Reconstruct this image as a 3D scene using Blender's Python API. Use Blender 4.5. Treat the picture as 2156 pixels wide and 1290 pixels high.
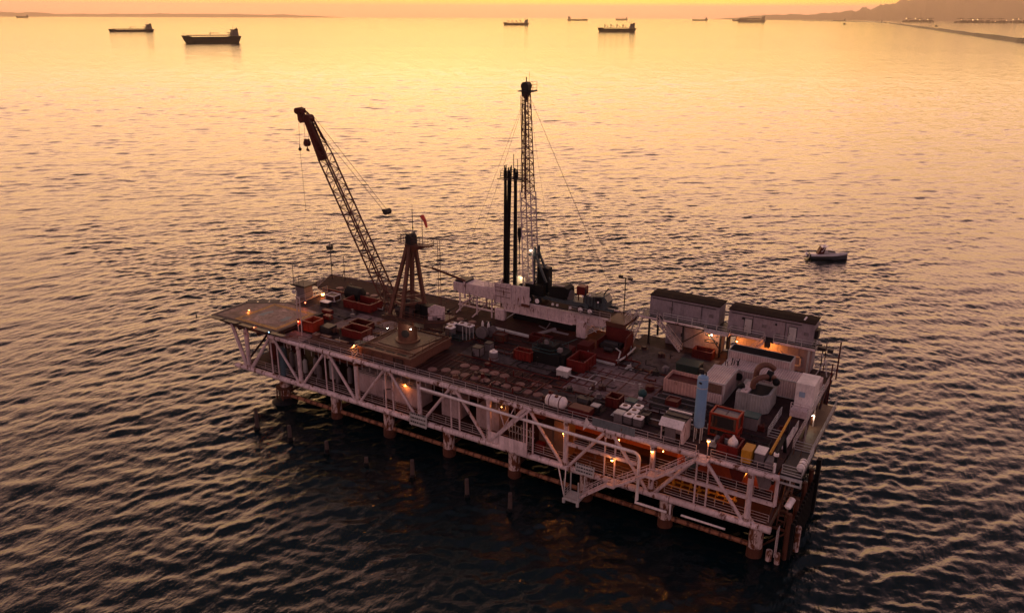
import bpy, math, random
import numpy as np
from mathutils import Vector, Matrix
R = math.radians
random.seed(7); np.random.seed(7)
S = bpy.context.scene
for o in list(bpy.data.objects): bpy.data.objects.remove(o)

# ---------------------------------------------------------------- camera
cd = bpy.data.cameras.new('camera'); cam = bpy.data.objects.new('camera', cd); S.collection.objects.link(cam); S.camera = cam
cd.sensor_width = 36.0; cd.lens = 28.39; cd.clip_start = 1.0; cd.clip_end = 200000
YAW, PITCH, ROLL = R(121.3), math.atan(608.5/1700), R(0.25)
cf = Vector((math.cos(YAW)*math.cos(PITCH), math.sin(YAW)*math.cos(PITCH), -math.sin(PITCH)))
cam.location = (15.0, -79.5, 57.25)
cam.rotation_euler = (cf.to_track_quat('-Z', 'Y').to_matrix().to_4x4() @ Matrix.Rotation(ROLL, 4, 'Z')).to_euler()

# ---------------------------------------------------------------- sky
SUN_AZ = R(127.0)            # direction of the sunset, measured from +X
SUN_EL = R(5.0)
w = bpy.data.worlds.new('World'); S.world = w; w.use_nodes = True
nt = w.node_tree; N = nt.nodes; Lk = nt.links
for n in list(N): N.remove(n)
def wn(t, **k):
    n = N.new(t)
    for a, b in k.items(): setattr(n, a, b)
    return n
def wmath(op, a, b=None, c=None, clamp=False):
    n = wn('ShaderNodeMath', operation=op, use_clamp=clamp)
    for i, v in enumerate((a, b, c)):
        if v is None: continue
        if isinstance(v, (int, float)): n.inputs[i].default_value = v
        else: Lk.new(v, n.inputs[i])
    return n.outputs[0]
def ramp(fac, stops, nodes=N, links=Lk):
    n = nodes.new('ShaderNodeValToRGB'); e = n.color_ramp.elements
    while len(e) < len(stops): e.new(0.5)
    for el, (p, c) in zip(e, stops):
        el.position = p; el.color = (c[0], c[1], c[2], 1)
    links.new(fac, n.inputs[0]); return n.outputs[0]
tc = wn('ShaderNodeTexCoord'); sx = wn('ShaderNodeSeparateXYZ'); Lk.new(tc.outputs['Generated'], sx.inputs[0])
elev = wmath('MULTIPLY', wmath('ARCSINE', wmath('MINIMUM', wmath('MAXIMUM', sx.outputs[2], -0.999), 0.999)), 2/math.pi)   # 0..1 = horizon..zenith
elc = wmath('MAXIMUM', elev, 0.0)
hl = wmath('SQRT', wmath('ADD', wmath('MULTIPLY', sx.outputs[0], sx.outputs[0]), wmath('MULTIPLY', sx.outputs[1], sx.outputs[1])))
dt = wmath('DIVIDE', wmath('ADD', wmath('MULTIPLY', sx.outputs[0], math.cos(SUN_AZ)), wmath('MULTIPLY', sx.outputs[1], math.sin(SUN_AZ))), wmath('MAXIMUM', hl, 0.001))
azf = wmath('POWER', wmath('MULTIPLY_ADD', dt, 0.5, 0.5, clamp=True), SKY_AZ_POW if 'SKY_AZ_POW' in globals() else 2.4)
K = 0.2                                       # ramps hold colours / 4 so that nothing clips
def c4(r, g, b): return (r*K, g*K, b*K)
def el(d): return d/90.0
west = ramp(elc, [(0.0, c4(1.5,.66,.34)), (el(0.75), c4(1.6,.70,.36)), (el(1.1), c4(2.6,1.7,.02)), (el(2.2), c4(1.9,1.08,.30)), (el(9), c4(3.0,1.68,.68)), (el(15.5), c4(4.95,2.75,1.65)), (el(20.5), c4(3.4,1.72,1.35)), (el(24), c4(1.0,.52,.52)), (el(29), c4(.22,.145,.175)), (el(36), c4(.06,.075,.09)), (el(52), c4(.07,.08,.10)), (el(66), c4(.24,.19,.25)), (1.0, c4(.34,.26,.34))])
east = ramp(elc, [(0.0, c4(.80,.46,.48)), (el(8), c4(.95,.56,.58)), (el(25), c4(.72,.43,.46)), (el(45), c4(.28,.21,.26)), (1.0, c4(.34,.26,.34))])
mx = wn('ShaderNodeMix', data_type='RGBA'); Lk.new(azf, mx.inputs['Factor']); Lk.new(east, mx.inputs['A']); Lk.new(west, mx.inputs['B'])
# a little cloud unevenness
nz = wn('ShaderNodeTexNoise'); nz.inputs['Scale'].default_value = 3.0; nz.inputs['Detail'].default_value = 4
mp = wn('ShaderNodeMapping'); mp.inputs['Scale'].default_value = (1, 1, 6); Lk.new(tc.outputs['Generated'], mp.inputs[0]); Lk.new(mp.outputs[0], nz.inputs['Vector'])
hs = wn('ShaderNodeMix', data_type='RGBA', blend_type='MULTIPLY'); hs.inputs['Factor'].default_value = 1
Lk.new(mx.outputs['Result'], hs.inputs['A']); Lk.new(ramp(nz.outputs[0], [(.3, (.86,.84,.86)), (.7, (1.06,1.06,1.06))]), hs.inputs['B'])
bg1 = wn('ShaderNodeBackground'); Lk.new(hs.outputs['Result'], bg1.inputs[0]); bg1.inputs[1].default_value = 1/K
sky = wn('ShaderNodeTexSky', sky_type='NISHITA'); sky.sun_disc = False; sky.sun_elevation = SUN_EL; sky.sun_rotation = R(90) - SUN_AZ; sky.dust_density = 4
bg2 = wn('ShaderNodeBackground'); Lk.new(sky.outputs[0], bg2.inputs[0]); bg2.inputs[1].default_value = 0.012
ad = wn('ShaderNodeAddShader'); Lk.new(bg1.outputs[0], ad.inputs[0]); Lk.new(bg2.outputs[0], ad.inputs[1])
wo = wn('ShaderNodeOutputWorld'); Lk.new(ad.outputs[0], wo.inputs[0])

# ---------------------------------------------------------------- low veiled sun
sl = bpy.data.lights.new('sun', 'SUN'); sl.energy = 0.16; sl.angle = R(55); sl.color = (1.0, .62, .34)
so = bpy.data.objects.new('sun', sl); S.collection.objects.link(so)
sd = Vector((math.cos(SUN_AZ)*math.cos(SUN_EL+R(6)), math.sin(SUN_AZ)*math.cos(SUN_EL+R(6)), math.sin(SUN_EL+R(6))))
so.rotation_euler = sd.to_track_quat('Z', 'Y').to_euler()

S.view_settings.view_transform = 'Standard'; S.view_settings.look = 'None'; S.view_settings.exposure = 0.0; S.view_settings.gamma = 1.0
S.view_settings.use_curve_mapping = False
S.cycles.max_bounces = 6; S.cycles.diffuse_bounces = 3; S.cycles.glossy_bounces = 3; S.cycles.volume_bounces = 0
S.cycles.sample_clamp_indirect = 4.0
# ---------------------------------------------------------------- helpers
WL = {}                                   # world position of every built object
def V(*a): return Vector(a)
class MB:
    """collects shapes (in world coordinates) for one mesh"""
    def __init__(s): s.v = []; s.f = []; s.m = []; s.s = []
    def add(s, vs, fs, smooth=False, mi=0):
        b = len(s.v); s.v += [tuple(p) for p in vs]
        for f in fs: s.f.append(tuple(b+i for i in f)); s.m.append(mi); s.s.append(smooth)
        return s
    def box(s, x0, x1, y0, y1, z0, z1, mi=0):
        vs = [(x0,y0,z0),(x1,y0,z0),(x1,y1,z0),(x0,y1,z0),(x0,y0,z1),(x1,y0,z1),(x1,y1,z1),(x0,y1,z1)]
        return s.add(vs, [(0,3,2,1),(4,5,6,7),(0,1,5,4),(1,2,6,5),(2,3,7,6),(3,0,4,7)], False, mi)
    def bbox(s, x0, x1, y0, y1, z0, z1, b=.05, mi=0):
        """box with chamfered vertical and top edges"""
        def ring(z, i):
            return [(x0+i,y0+b,z),(x0+b,y0+i,z),(x1-b,y0+i,z),(x1-i,y0+b,z),(x1-i,y1-b,z),(x1-b,y1-i,z),(x0+b,y1-i,z),(x0+i,y1-b,z)]
        r = [ring(z0,0), ring(z1-b,0), [(x0+b,y0+b,z1)]*2+[(x1-b,y0+b,z1)]*2+[(x1-b,y1-b,z1)]*2+[(x0+b,y1-b,z1)]*2]
        vs = r[0]+r[1]; fs = [tuple(range(7,-1,-1))]
        for i in range(8): j = (i+1) % 8; fs.append((i, j, 8+j, 8+i))
        vs += [(x0+b,y0+b,z1),(x1-b,y0+b,z1),(x1-b,y1-b,z1),(x0+b,y1-b,z1)]
        fs += [(16,17,18,19),(8,9,16),(9,10,17,16),(10,11,17),(11,12,18,17),(12,13,18),(13,14,19,18),(14,15,19),(15,8,16,19)]
        return s.add(vs, fs, False, mi)
    def obox(s, c, size, rz=0, ry=0, mi=0):
        M = Matrix.Translation(c) @ Matrix.Rotation(rz,4,'Z') @ Matrix.Rotation(ry,4,'Y')
        a,b,d = size[0]/2,size[1]/2,size[2]/2
        vs = [M @ Vector(p) for p in [(-a,-b,-d),(a,-b,-d),(a,b,-d),(-a,b,-d),(-a,-b,d),(a,-b,d),(a,b,d),(-a,b,d)]]
        return s.add(vs, [(0,3,2,1),(4,5,6,7),(0,1,5,4),(1,2,6,5),(2,3,7,6),(3,0,4,7)], False, mi)
    def beam(s, p, q, w=.2, h=None, mi=0):
        p, q = Vector(p), Vector(q); d = (q-p); h = h or w
        if d.length < 1e-6: return s
        d.normalize(); up = Vector((0,0,1)) if abs(d.z) < .95 else Vector((1,0,0))
        a = d.cross(up).normalized()*(w/2); b = a.cross(d).normalized()*(h/2)
        vs = [p-a-b,p+a-b,p+a+b,p-a+b,q-a-b,q+a-b,q+a+b,q-a+b]
        return s.add(vs, [(0,1,2,3),(7,6,5,4),(0,4,5,1),(1,5,6,2),(2,6,7,3),(3,7,4,0)], False, mi)
    def cyl(s, p, q, r, r2=None, n=8, caps=True, mi=0):
        p, q = Vector(p), Vector(q); d = (q-p); r2 = r if r2 is None else r2
        if d.length < 1e-6: return s
        d.normalize(); up = Vector((0,0,1)) if abs(d.z) < .95 else Vector((1,0,0))
        a = d.cross(up).normalized(); b = a.cross(d).normalized()
        vs = []
        for c, rr in ((p, r), (q, r2)):
            for i in range(n):
                t = 2*math.pi*i/n; vs.append(c + a*math.cos(t)*rr + b*math.sin(t)*rr)
        s.add(vs, [(i, n+i, n+(i+1)%n, (i+1)%n) for i in range(n)], n > 5, mi)
        if caps: s.add(vs, [tuple(range(n)), tuple(range(2*n-1, n-1, -1))], False, mi)
        return s
    def pipe(s, pts, r, n=6, mi=0):
        for a, b in zip(pts[:-1], pts[1:]): s.cyl(a, b, r, n=n, mi=mi)
        for a in pts[1:-1]: s.ball(a, r*1.02, 3, n, mi)
        return s
    def bend(s, pts, r, rad=.5, n=8, k=5, mi=0):
        """pipe with rounded corners"""
        P = [Vector(p) for p in pts]; out = [P[0]]
        for i in range(1, len(P)-1):
            a = (P[i-1]-P[i]).normalized(); b = (P[i+1]-P[i]).normalized()
            for j in range(k+1):
                t = j/k; out.append(P[i] + a*rad*(1-t)**2 + b*rad*t**2)
        out.append(P[-1]); return s.pipe(out, r, n, mi)
    def ball(s, c, r, k=5, n=8, mi=0, sc=(1,1,1)):
        c = Vector(c); vs = [c+Vector((0,0,r*sc[2]))]
        for i in range(1, k):
            t = math.pi*i/k
            for j in range(n):
                u = 2*math.pi*j/n; vs.append(c+Vector((r*math.sin(t)*math.cos(u)*sc[0], r*math.sin(t)*math.sin(u)*sc[1], r*math.cos(t)*sc[2])))
        vs.append(c-Vector((0,0,r*sc[2]))); fs = [(0,1+j,1+(j+1)%n) for j in range(n)]
        for i in range(k-2):
            for j in range(n): fs.append((1+i*n+j, 1+(i+1)*n+j, 1+(i+1)*n+(j+1)%n, 1+i*n+(j+1)%n))
        L = len(vs)-1; fs += [(L, 1+(k-2)*n+(j+1)%n, 1+(k-2)*n+j) for j in range(n)]
        return s.add(vs, fs, True, mi)
    def lathe(s, base, prof, axis=(0,0,1), n=16, mi=0):
        """prof: list of (distance along axis, radius)"""
        base = Vector(base); d = Vector(axis).normalized(); up = Vector((0,0,1)) if abs(d.z) < .95 else Vector((1,0,0))
        a = d.cross(up).normalized(); b = a.cross(d).normalized()
        def ringv(h, r): return [base + d*h + (a*math.cos(2*math.pi*i/n)+b*math.sin(2*math.pi*i/n))*max(r, .001) for i in range(n)]
        runs = [[prof[0]]]
        for k in range(1, len(prof)):
            runs[-1].append(prof[k])
            if k < len(prof)-1:
                u1 = math.atan2(prof[k][1]-prof[k-1][1], prof[k][0]-prof[k-1][0]); u2 = math.atan2(prof[k+1][1]-prof[k][1], prof[k+1][0]-prof[k][0])
                if abs((u2-u1+math.pi)%(2*math.pi)-math.pi) > .6: runs.append([prof[k]])
        for rn in runs:
            vs = []
            for h, r in rn: vs += ringv(h, r)
            s.add(vs, [(k*n+i, (k+1)*n+i, (k+1)*n+(i+1)%n, k*n+(i+1)%n) for k in range(len(rn)-1) for i in range(n)], True, mi)
        s.add(ringv(*prof[0]), [tuple(range(n))], False, mi)
        return s.add(ringv(*prof[-1]), [tuple(range(n-1, -1, -1))], False, mi)
    def prism(s, poly, z0, z1, mi=0):
        n = len(poly); vs = [(x,y,z0) for x,y in poly]+[(x,y,z1) for x,y in poly]
        return s.add(vs, [tuple(range(n-1,-1,-1)), tuple(range(n,2*n))]+[(i,(i+1)%n,n+(i+1)%n,n+i) for i in range(n)], False, mi)
    def slab(s, pts, t, mi=0):
        """polygon of 3d points extruded by vector t"""
        n = len(pts); t = Vector(t); vs = [Vector(p) for p in pts]+[Vector(p)+t for p in pts]
        return s.add(vs, [tuple(range(n-1,-1,-1)), tuple(range(n,2*n))]+[(i,(i+1)%n,n+(i+1)%n,n+i) for i in range(n)], False, mi)
    def rail(s, pts, h=1.1, step=1.9, r=.035, mids=2, kick=True, mi=0):
        P = [Vector(p) for p in pts]
        for a, b in zip(P[:-1], P[1:]):
            L = (b-a).length; k = max(1, round(L/step))
            for i in range(k+1):
                c = a.lerp(b, i/k); s.cyl(c, c+V(0,0,h), r, n=4, caps=False, mi=mi)
            for j in range(mids+1):
                z = V(0,0,h*(j+1)/(mids+1)); s.cyl(a+z, b+z, r*.85, n=4, caps=False, mi=mi)
            if kick: s.beam(a+V(0,0,.06), b+V(0,0,.06), .02, .12, mi=mi)
        return s
    def lattice(s, p, q, w, d, seg, rc=.07, rb=.035, w2=None, d2=None, side=None, mi=0, n=5):
        """four chord lattice from p to q; w along 'side', d along the third direction"""
        p, q = Vector(p), Vector(q); ax = (q-p).normalized(); sd_ = Vector(side or (0,1,0)); sd_ = (sd_-ax*sd_.dot(ax)).normalized(); th = ax.cross(sd_).normalized()
        w2 = w if w2 is None else w2; d2 = d if d2 is None else d2
        def C(t):
            c = p.lerp(q, t); ww = w+(w2-w)*t; dd = d+(d2-d)*t
            return [c+sd_*ww/2*a+th*dd/2*b for a, b in ((-1,-1),(1,-1),(1,1),(-1,1))]
        A, B = C(0), C(1)
        for i in range(4): s.cyl(A[i], B[i], rc, n=n, mi=mi)
        prev = A
        for k in range(1, seg+1):
            cur = C(k/seg)
            for i in range(4):
                j = (i+1) % 4
                s.cyl(cur[i], cur[j], rb, n=4, caps=False, mi=mi)
                if (k+i) % 2: s.cyl(prev[i], cur[j], rb, n=4, caps=False, mi=mi)
                else: s.cyl(prev[j], cur[i], rb, n=4, caps=False, mi=mi)
            prev = cur
        return s
    def stair(s, a, b, w=.9, n=12, side=(0,1,0), mi=0, rails=True, pitch_t=.06):
        """flight from a (low) to b (high); a, b at the middle of its width"""
        a, b = Vector(a), Vector(b); sd_ = Vector(side).normalized()*w/2
        for k in (-1, 1):
            s.beam(a+sd_*k, b+sd_*k, .07, .26, mi=mi)
            if rails:
                for z in (.5, 1.0): s.cyl(a+sd_*k+V(0,0,z), b+sd_*k+V(0,0,z), .035, n=4, mi=mi)
                L = max(2, round((b-a).length/1.5))
                for i in range(L+1):
                    c = a.lerp(b, i/L)+sd_*k; s.cyl(c, c+V(0,0,1.0), .035, n=4, caps=False, mi=mi)
        hd = Vector((b.x-a.x, b.y-a.y, 0)).normalized()*.13
        for i in range(1, n):
            c = a.lerp(b, i/n); s.slab([c-sd_-hd, c+sd_-hd, c+sd_+hd, c-sd_+hd], (0,0,pitch_t*.6), mi=mi)
        return s
    def build(s, name, mats, parent=None, **tags):
        o_ = WL[parent] if parent is not None else Vector((0,0,0))
        if parent is None and tags.get('origin') is not None: o_ = Vector(tags['origin'])
        me = bpy.data.meshes.new(name)
        a = np.array(s.v, dtype=float).reshape(-1, 3) - np.array(o_)
        me.from_pydata(a.tolist(), [], s.f)
        for m in (mats if isinstance(mats, (list, tuple)) else [mats]): me.materials.append(m)
        me.polygons.foreach_set('material_index', s.m); me.polygons.foreach_set('use_smooth', s.s); me.update()
        o = bpy.data.objects.new(name, me); S.collection.objects.link(o)
        if parent is not None: o.parent = parent; WL[o] = o_
        else: o.location = o_; WL[o] = o_
        for k in ('label', 'category', 'group', 'kind'):
            if tags.get(k): o[k] = tags[k]
        return o
def T(name, label, cat, loc, group=None):
    o = bpy.data.objects.new(name, None); S.collection.objects.link(o); o.location = loc; o.empty_display_size = .3
    o['label'] = label; o['category'] = cat
    if group: o['group'] = group
    WL[o] = Vector(loc); return o
def dup(root, loc, rz=0, label=None, group=None, scale=None):
    def cp(o, par):
        c = o.copy(); S.collection.objects.link(c)
        if par is not None: c.parent = par
        for ch in list(o.children): cp(ch, c)
        return c
    r = cp(root, None); r.location = loc; r.rotation_euler = (0,0,rz); WL[r] = Vector(loc)
    if label: r['label'] = label
    if group: r['group'] = group
    if scale: r.scale = scale
    return r

# ---------------------------------------------------------------- materials
def paint(name, col, rough=.55, rust=.3, rcol=(.10,.032,.014), var=.25, sc=1.2, metal=0.0, streak=True, bump=.3, dirt=.35, spec=.22):
    m = bpy.data.materials.new(name); m.use_nodes = True; nt = m.node_tree; n = nt.nodes; l = nt.links; b = n['Principled BSDF']
    tc = n.new('ShaderNodeTexCoord'); mp = n.new('ShaderNodeMapping'); l.new(tc.outputs['Object'], mp.inputs[0])
    mp.inputs['Scale'].default_value = (sc, sc, sc*(.35 if streak else 1))
    a = n.new('ShaderNodeTexNoise'); a.inputs['Scale'].default_value = 1.3; a.inputs['Detail'].default_value = 8; a.inputs['Roughness'].default_value = .65; l.new(mp.outputs[0], a.inputs['Vector'])
    c = n.new('ShaderNodeTexNoise'); c.inputs['Scale'].default_value = .45; c.inputs['Detail'].default_value = 5; l.new(tc.outputs['Object'], c.inputs['Vector'])
    v = ramp(c.outputs[0], [(.3, tuple(x*(1-var) for x in col)), (.7, tuple(min(1, x*(1+var*.5)) for x in col))], n, l)
    d = n.new('ShaderNodeMix'); d.data_type = 'RGBA'; l.new(v, d.inputs['A']); d.inputs['B'].default_value = tuple(x*.35 for x in col)+(1,)
    fine = n.new('ShaderNodeTexNoise'); fine.inputs['Scale'].default_value = 3.5; fine.inputs['Detail'].default_value = 9; fine.inputs['Roughness'].default_value = .7; l.new(mp.outputs[0], fine.inputs['Vector'])
    l.new(ramp(fine.outputs[0], [(.45, (0,0,0)), (.8, (dirt*2,)*3)], n, l), d.inputs['Factor'])
    x = n.new('ShaderNodeMix'); x.data_type = 'RGBA'; l.new(d.outputs['Result'], x.inputs['A']); x.inputs['B'].default_value = rcol+(1,)
    t = .72-.34*rust
    l.new(ramp(a.outputs[0], [(t, (0,0,0)), (min(.99, t+.07), (1,1,1))], n, l), x.inputs['Factor'])
    l.new(x.outputs['Result'], b.inputs['Base Color']); b.inputs['Roughness'].default_value = rough; b.inputs['Metallic'].default_value = metal; b.inputs['Specular IOR Level'].default_value = spec if streak else .08
    bp = n.new('ShaderNodeBump'); bp.inputs['Strength'].default_value = bump; bp.inputs['Distance'].default_value = .02; l.new(fine.outputs[0], bp.inputs['Height']); l.new(bp.outputs[0], b.inputs['Normal'])
    return m
def glow(name, col, strength):
    m = bpy.data.materials.new(name); m.use_nodes = True; b = m.node_tree.nodes['Principled BSDF']
    b.inputs['Base Color'].default_value = (.5,.4,.3,1); b.inputs['Emission Color'].default_value = col+(1,); b.inputs['Emission Strength'].default_value = strength
    return m
def ribs(m, sc=4.0, axis=0, depth=.35, amount=.55):
    """corrugation: dark grooves plus bump along one object axis"""
    n = m.node_tree.nodes; l = m.node_tree.links; b = n['Principled BSDF']
    tc = n.new('ShaderNodeTexCoord'); sp = n.new('ShaderNodeSeparateXYZ'); l.new(tc.outputs['Object'], sp.inputs[0])
    mt = n.new('ShaderNodeMath'); mt.operation = 'MULTIPLY'; mt.inputs[1].default_value = sc*2*math.pi
    if axis == 3:
        ad = n.new('ShaderNodeMath'); ad.operation = 'ADD'; l.new(sp.outputs[0], ad.inputs[0]); l.new(sp.outputs[1], ad.inputs[1]); l.new(ad.outputs[0], mt.inputs[0])
    else: l.new(sp.outputs[axis], mt.inputs[0])
    si = n.new('ShaderNodeMath'); si.operation = 'SINE'; l.new(mt.outputs[0], si.inputs[0])
    bp = n.new('ShaderNodeBump'); bp.inputs['Strength'].default_value = depth; bp.inputs['Distance'].default_value = .08; l.new(si.outputs[0], bp.inputs['Height'])
    old = b.inputs['Normal'].links[0].from_socket; l.new(old, bp.inputs['Normal']); l.new(bp.outputs[0], b.inputs['Normal'])
    src = b.inputs['Base Color'].links[0].from_socket; mxn = n.new('ShaderNodeMix'); mxn.data_type = 'RGBA'; mxn.blend_type = 'MULTIPLY'; mxn.inputs['Factor'].default_value = amount
    l.new(src, mxn.inputs['A']); l.new(ramp(si.outputs[0], [(0.0, (.55,.5,.5)), (.35, (1,1,1))], n, l), mxn.inputs['B']); l.new(mxn.outputs['Result'], b.inputs['Base Color'])
    return m
def plates(m, sx=3.0, sy=1.5, gap=.02, amount=.8):
    """plate seams on flat decks"""
    n = m.node_tree.nodes; l = m.node_tree.links; b = n['Principled BSDF']
    tc = n.new('ShaderNodeTexCoord'); br = n.new('ShaderNodeTexBrick'); l.new(tc.outputs['Object'], br.inputs['Vector'])
    br.inputs['Scale'].default_value = 1; br.inputs['Brick Width'].default_value = sx; br.inputs['Row Height'].default_value = sy; br.inputs['Mortar Size'].default_value = gap
    br.inputs['Color1'].default_value = (1,1,1,1); br.inputs['Color2'].default_value = (.72,.70,.72,1); br.inputs['Mortar'].default_value = (.25,.2,.2,1)
    src = b.inputs['Base Color'].links[0].from_socket; mxn = n.new('ShaderNodeMix'); mxn.data_type = 'RGBA'; mxn.blend_type = 'MULTIPLY'; mxn.inputs['Factor'].default_value = amount
    l.new(src, mxn.inputs['A']); l.new(br.outputs[0], mxn.inputs['B']); l.new(mxn.outputs['Result'], b.inputs['Base Color'])
    return m
M = dict(
 white=paint('white_paint', (.57,.445,.445), dirt=.5, rust=.4), whitec=paint('chord_paint', (.60,.475,.475), dirt=.5, rust=.5, sc=.9), rail=paint('rail_paint', (.42,.34,.33), rust=.15),
 pile=paint('pile_paint', (.50,.38,.35), rust=.75, sc=1.6), rusty=paint('rusty_steel', (.085,.030,.018), rust=.55, rcol=(.05,.02,.012)),
 orangep=paint('orange_pipe', (.26,.11,.06), rust=.62), dark=paint('dark_steel', (.022,.018,.019), rust=.3), black=paint('black_steel', (.010,.010,.011), rust=.1, rough=.6, spec=.1),
 under=paint('underdeck_steel', (.055,.026,.024), rust=.5), tan=paint('tan_paint', (.12,.052,.036), rust=.3), tan2=paint('tan_top_paint', (.05,.026,.02), rust=.35),
 boom=paint('boom_paint', (.10,.035,.024), rust=.4), red=paint('red_paint', (.11,.008,.007), rust=.25), redd=paint('dark_red_paint', (.075,.008,.007), rust=.35),
 orange=paint('orange_paint', (.27,.028,.012), rust=.2), grey=paint('grey_paint', (.15,.125,.13), rust=.2), lgrey=paint('pale_grey_paint', (.40,.38,.37), rust=.15),
 teal=paint('teal_paint', (.02,.06,.062), rust=.15), green=paint('green_paint', (.02,.034,.03), rust=.2), blue=paint('blue_tank_paint', (.15,.27,.42), rust=.02, rough=.35, var=.12, dirt=.15),
 yellow=paint('yellow_paint', (.45,.21,.02), rust=.15), creamy=paint('cream_paint', (.62,.50,.36), rust=.12), offwhite=paint('offwhite_paint', (.68,.60,.58), rust=.1),
 wood=paint('weathered_timber', (.10,.07,.05), rust=.3, rough=.85), barn=paint('barnacled_timber', (.07,.05,.045), rust=.4, rough=.9),
 roof=paint('tar_roof', (.016,.009,.009), rust=.2, rough=.95, streak=False), plastic=paint('white_plastic', (.75,.68,.66), rust=.02, rough=.4), glass=paint('dark_glass', (.02,.022,.025), rust=0, rough=.12),
 truckp=paint('truck_blue_grey', (.05,.065,.07), rust=.2), tyre=paint('tyre_rubber', (.015,.014,.014), rust=0, rough=.85), cable=paint('cable_steel', (.05,.035,.03), rust=.2),
 brown=paint('brown_panel', (.12,.07,.05), rust=.35), sock=paint('sock_cloth', (.55,.08,.05), rust=0), skin=paint('skin', (.35,.2,.15), rust=0), hiviz=paint('work_jacket', (.30,.36,.10), rust=0),
)
M['deck'] = plates(paint('deck_plate', (.045,.024,.026), var=.5, dirt=.6, rust=.42, streak=False, sc=.35, rough=.75), 3.0, 1.5)
M['deckp'] = plates(paint('worn_deck_plate', (.20,.14,.14), var=.45, dirt=.7, rust=.45, streak=False, sc=.4, rough=.75), 6.1, 1.22, .03)
M['deckb'] = paint('beige_deck', (.078,.060,.060), var=.45, dirt=.7, rust=.3, streak=False, sc=.5, rough=.8)
M['deckr'] = plates(paint('red_brown_deck', (.042,.017,.015), rust=.35, streak=False, sc=.4, rough=.8), 1.6, 5, .02)
M['bulk'] = paint('bulkhead_red', (.17,.045,.032), rust=.3)
M['hatch'] = paint('hatch_paint', (.19,.10,.09), rust=.35, streak=False)
M['cab'] = ribs(paint('cabin_panel', (.24,.20,.22), rust=.1), 1.0, 0, .06, .06)
M['corr'] = ribs(paint('corrugated_white', (.55,.42,.41), rust=.2), 3.3, 0, .5, .5)
M['corry'] = ribs(paint('corrugated_white_end', (.55,.42,.41), rust=.2), 3.3, 3, .5, .5)
M['corrg'] = ribs(paint('corrugated_grey', (.30,.29,.29), rust=.12), 3.0, 3, .4, .35)
M['redc'] = ribs(paint('ribbed_red', (.17,.014,.010), rust=.2), 1.6, 3, .5, .5)
M['panel'] = ribs(paint('panel_pale', (.45,.34,.34), rust=.25), .45, 0, .2, .35)
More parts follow.
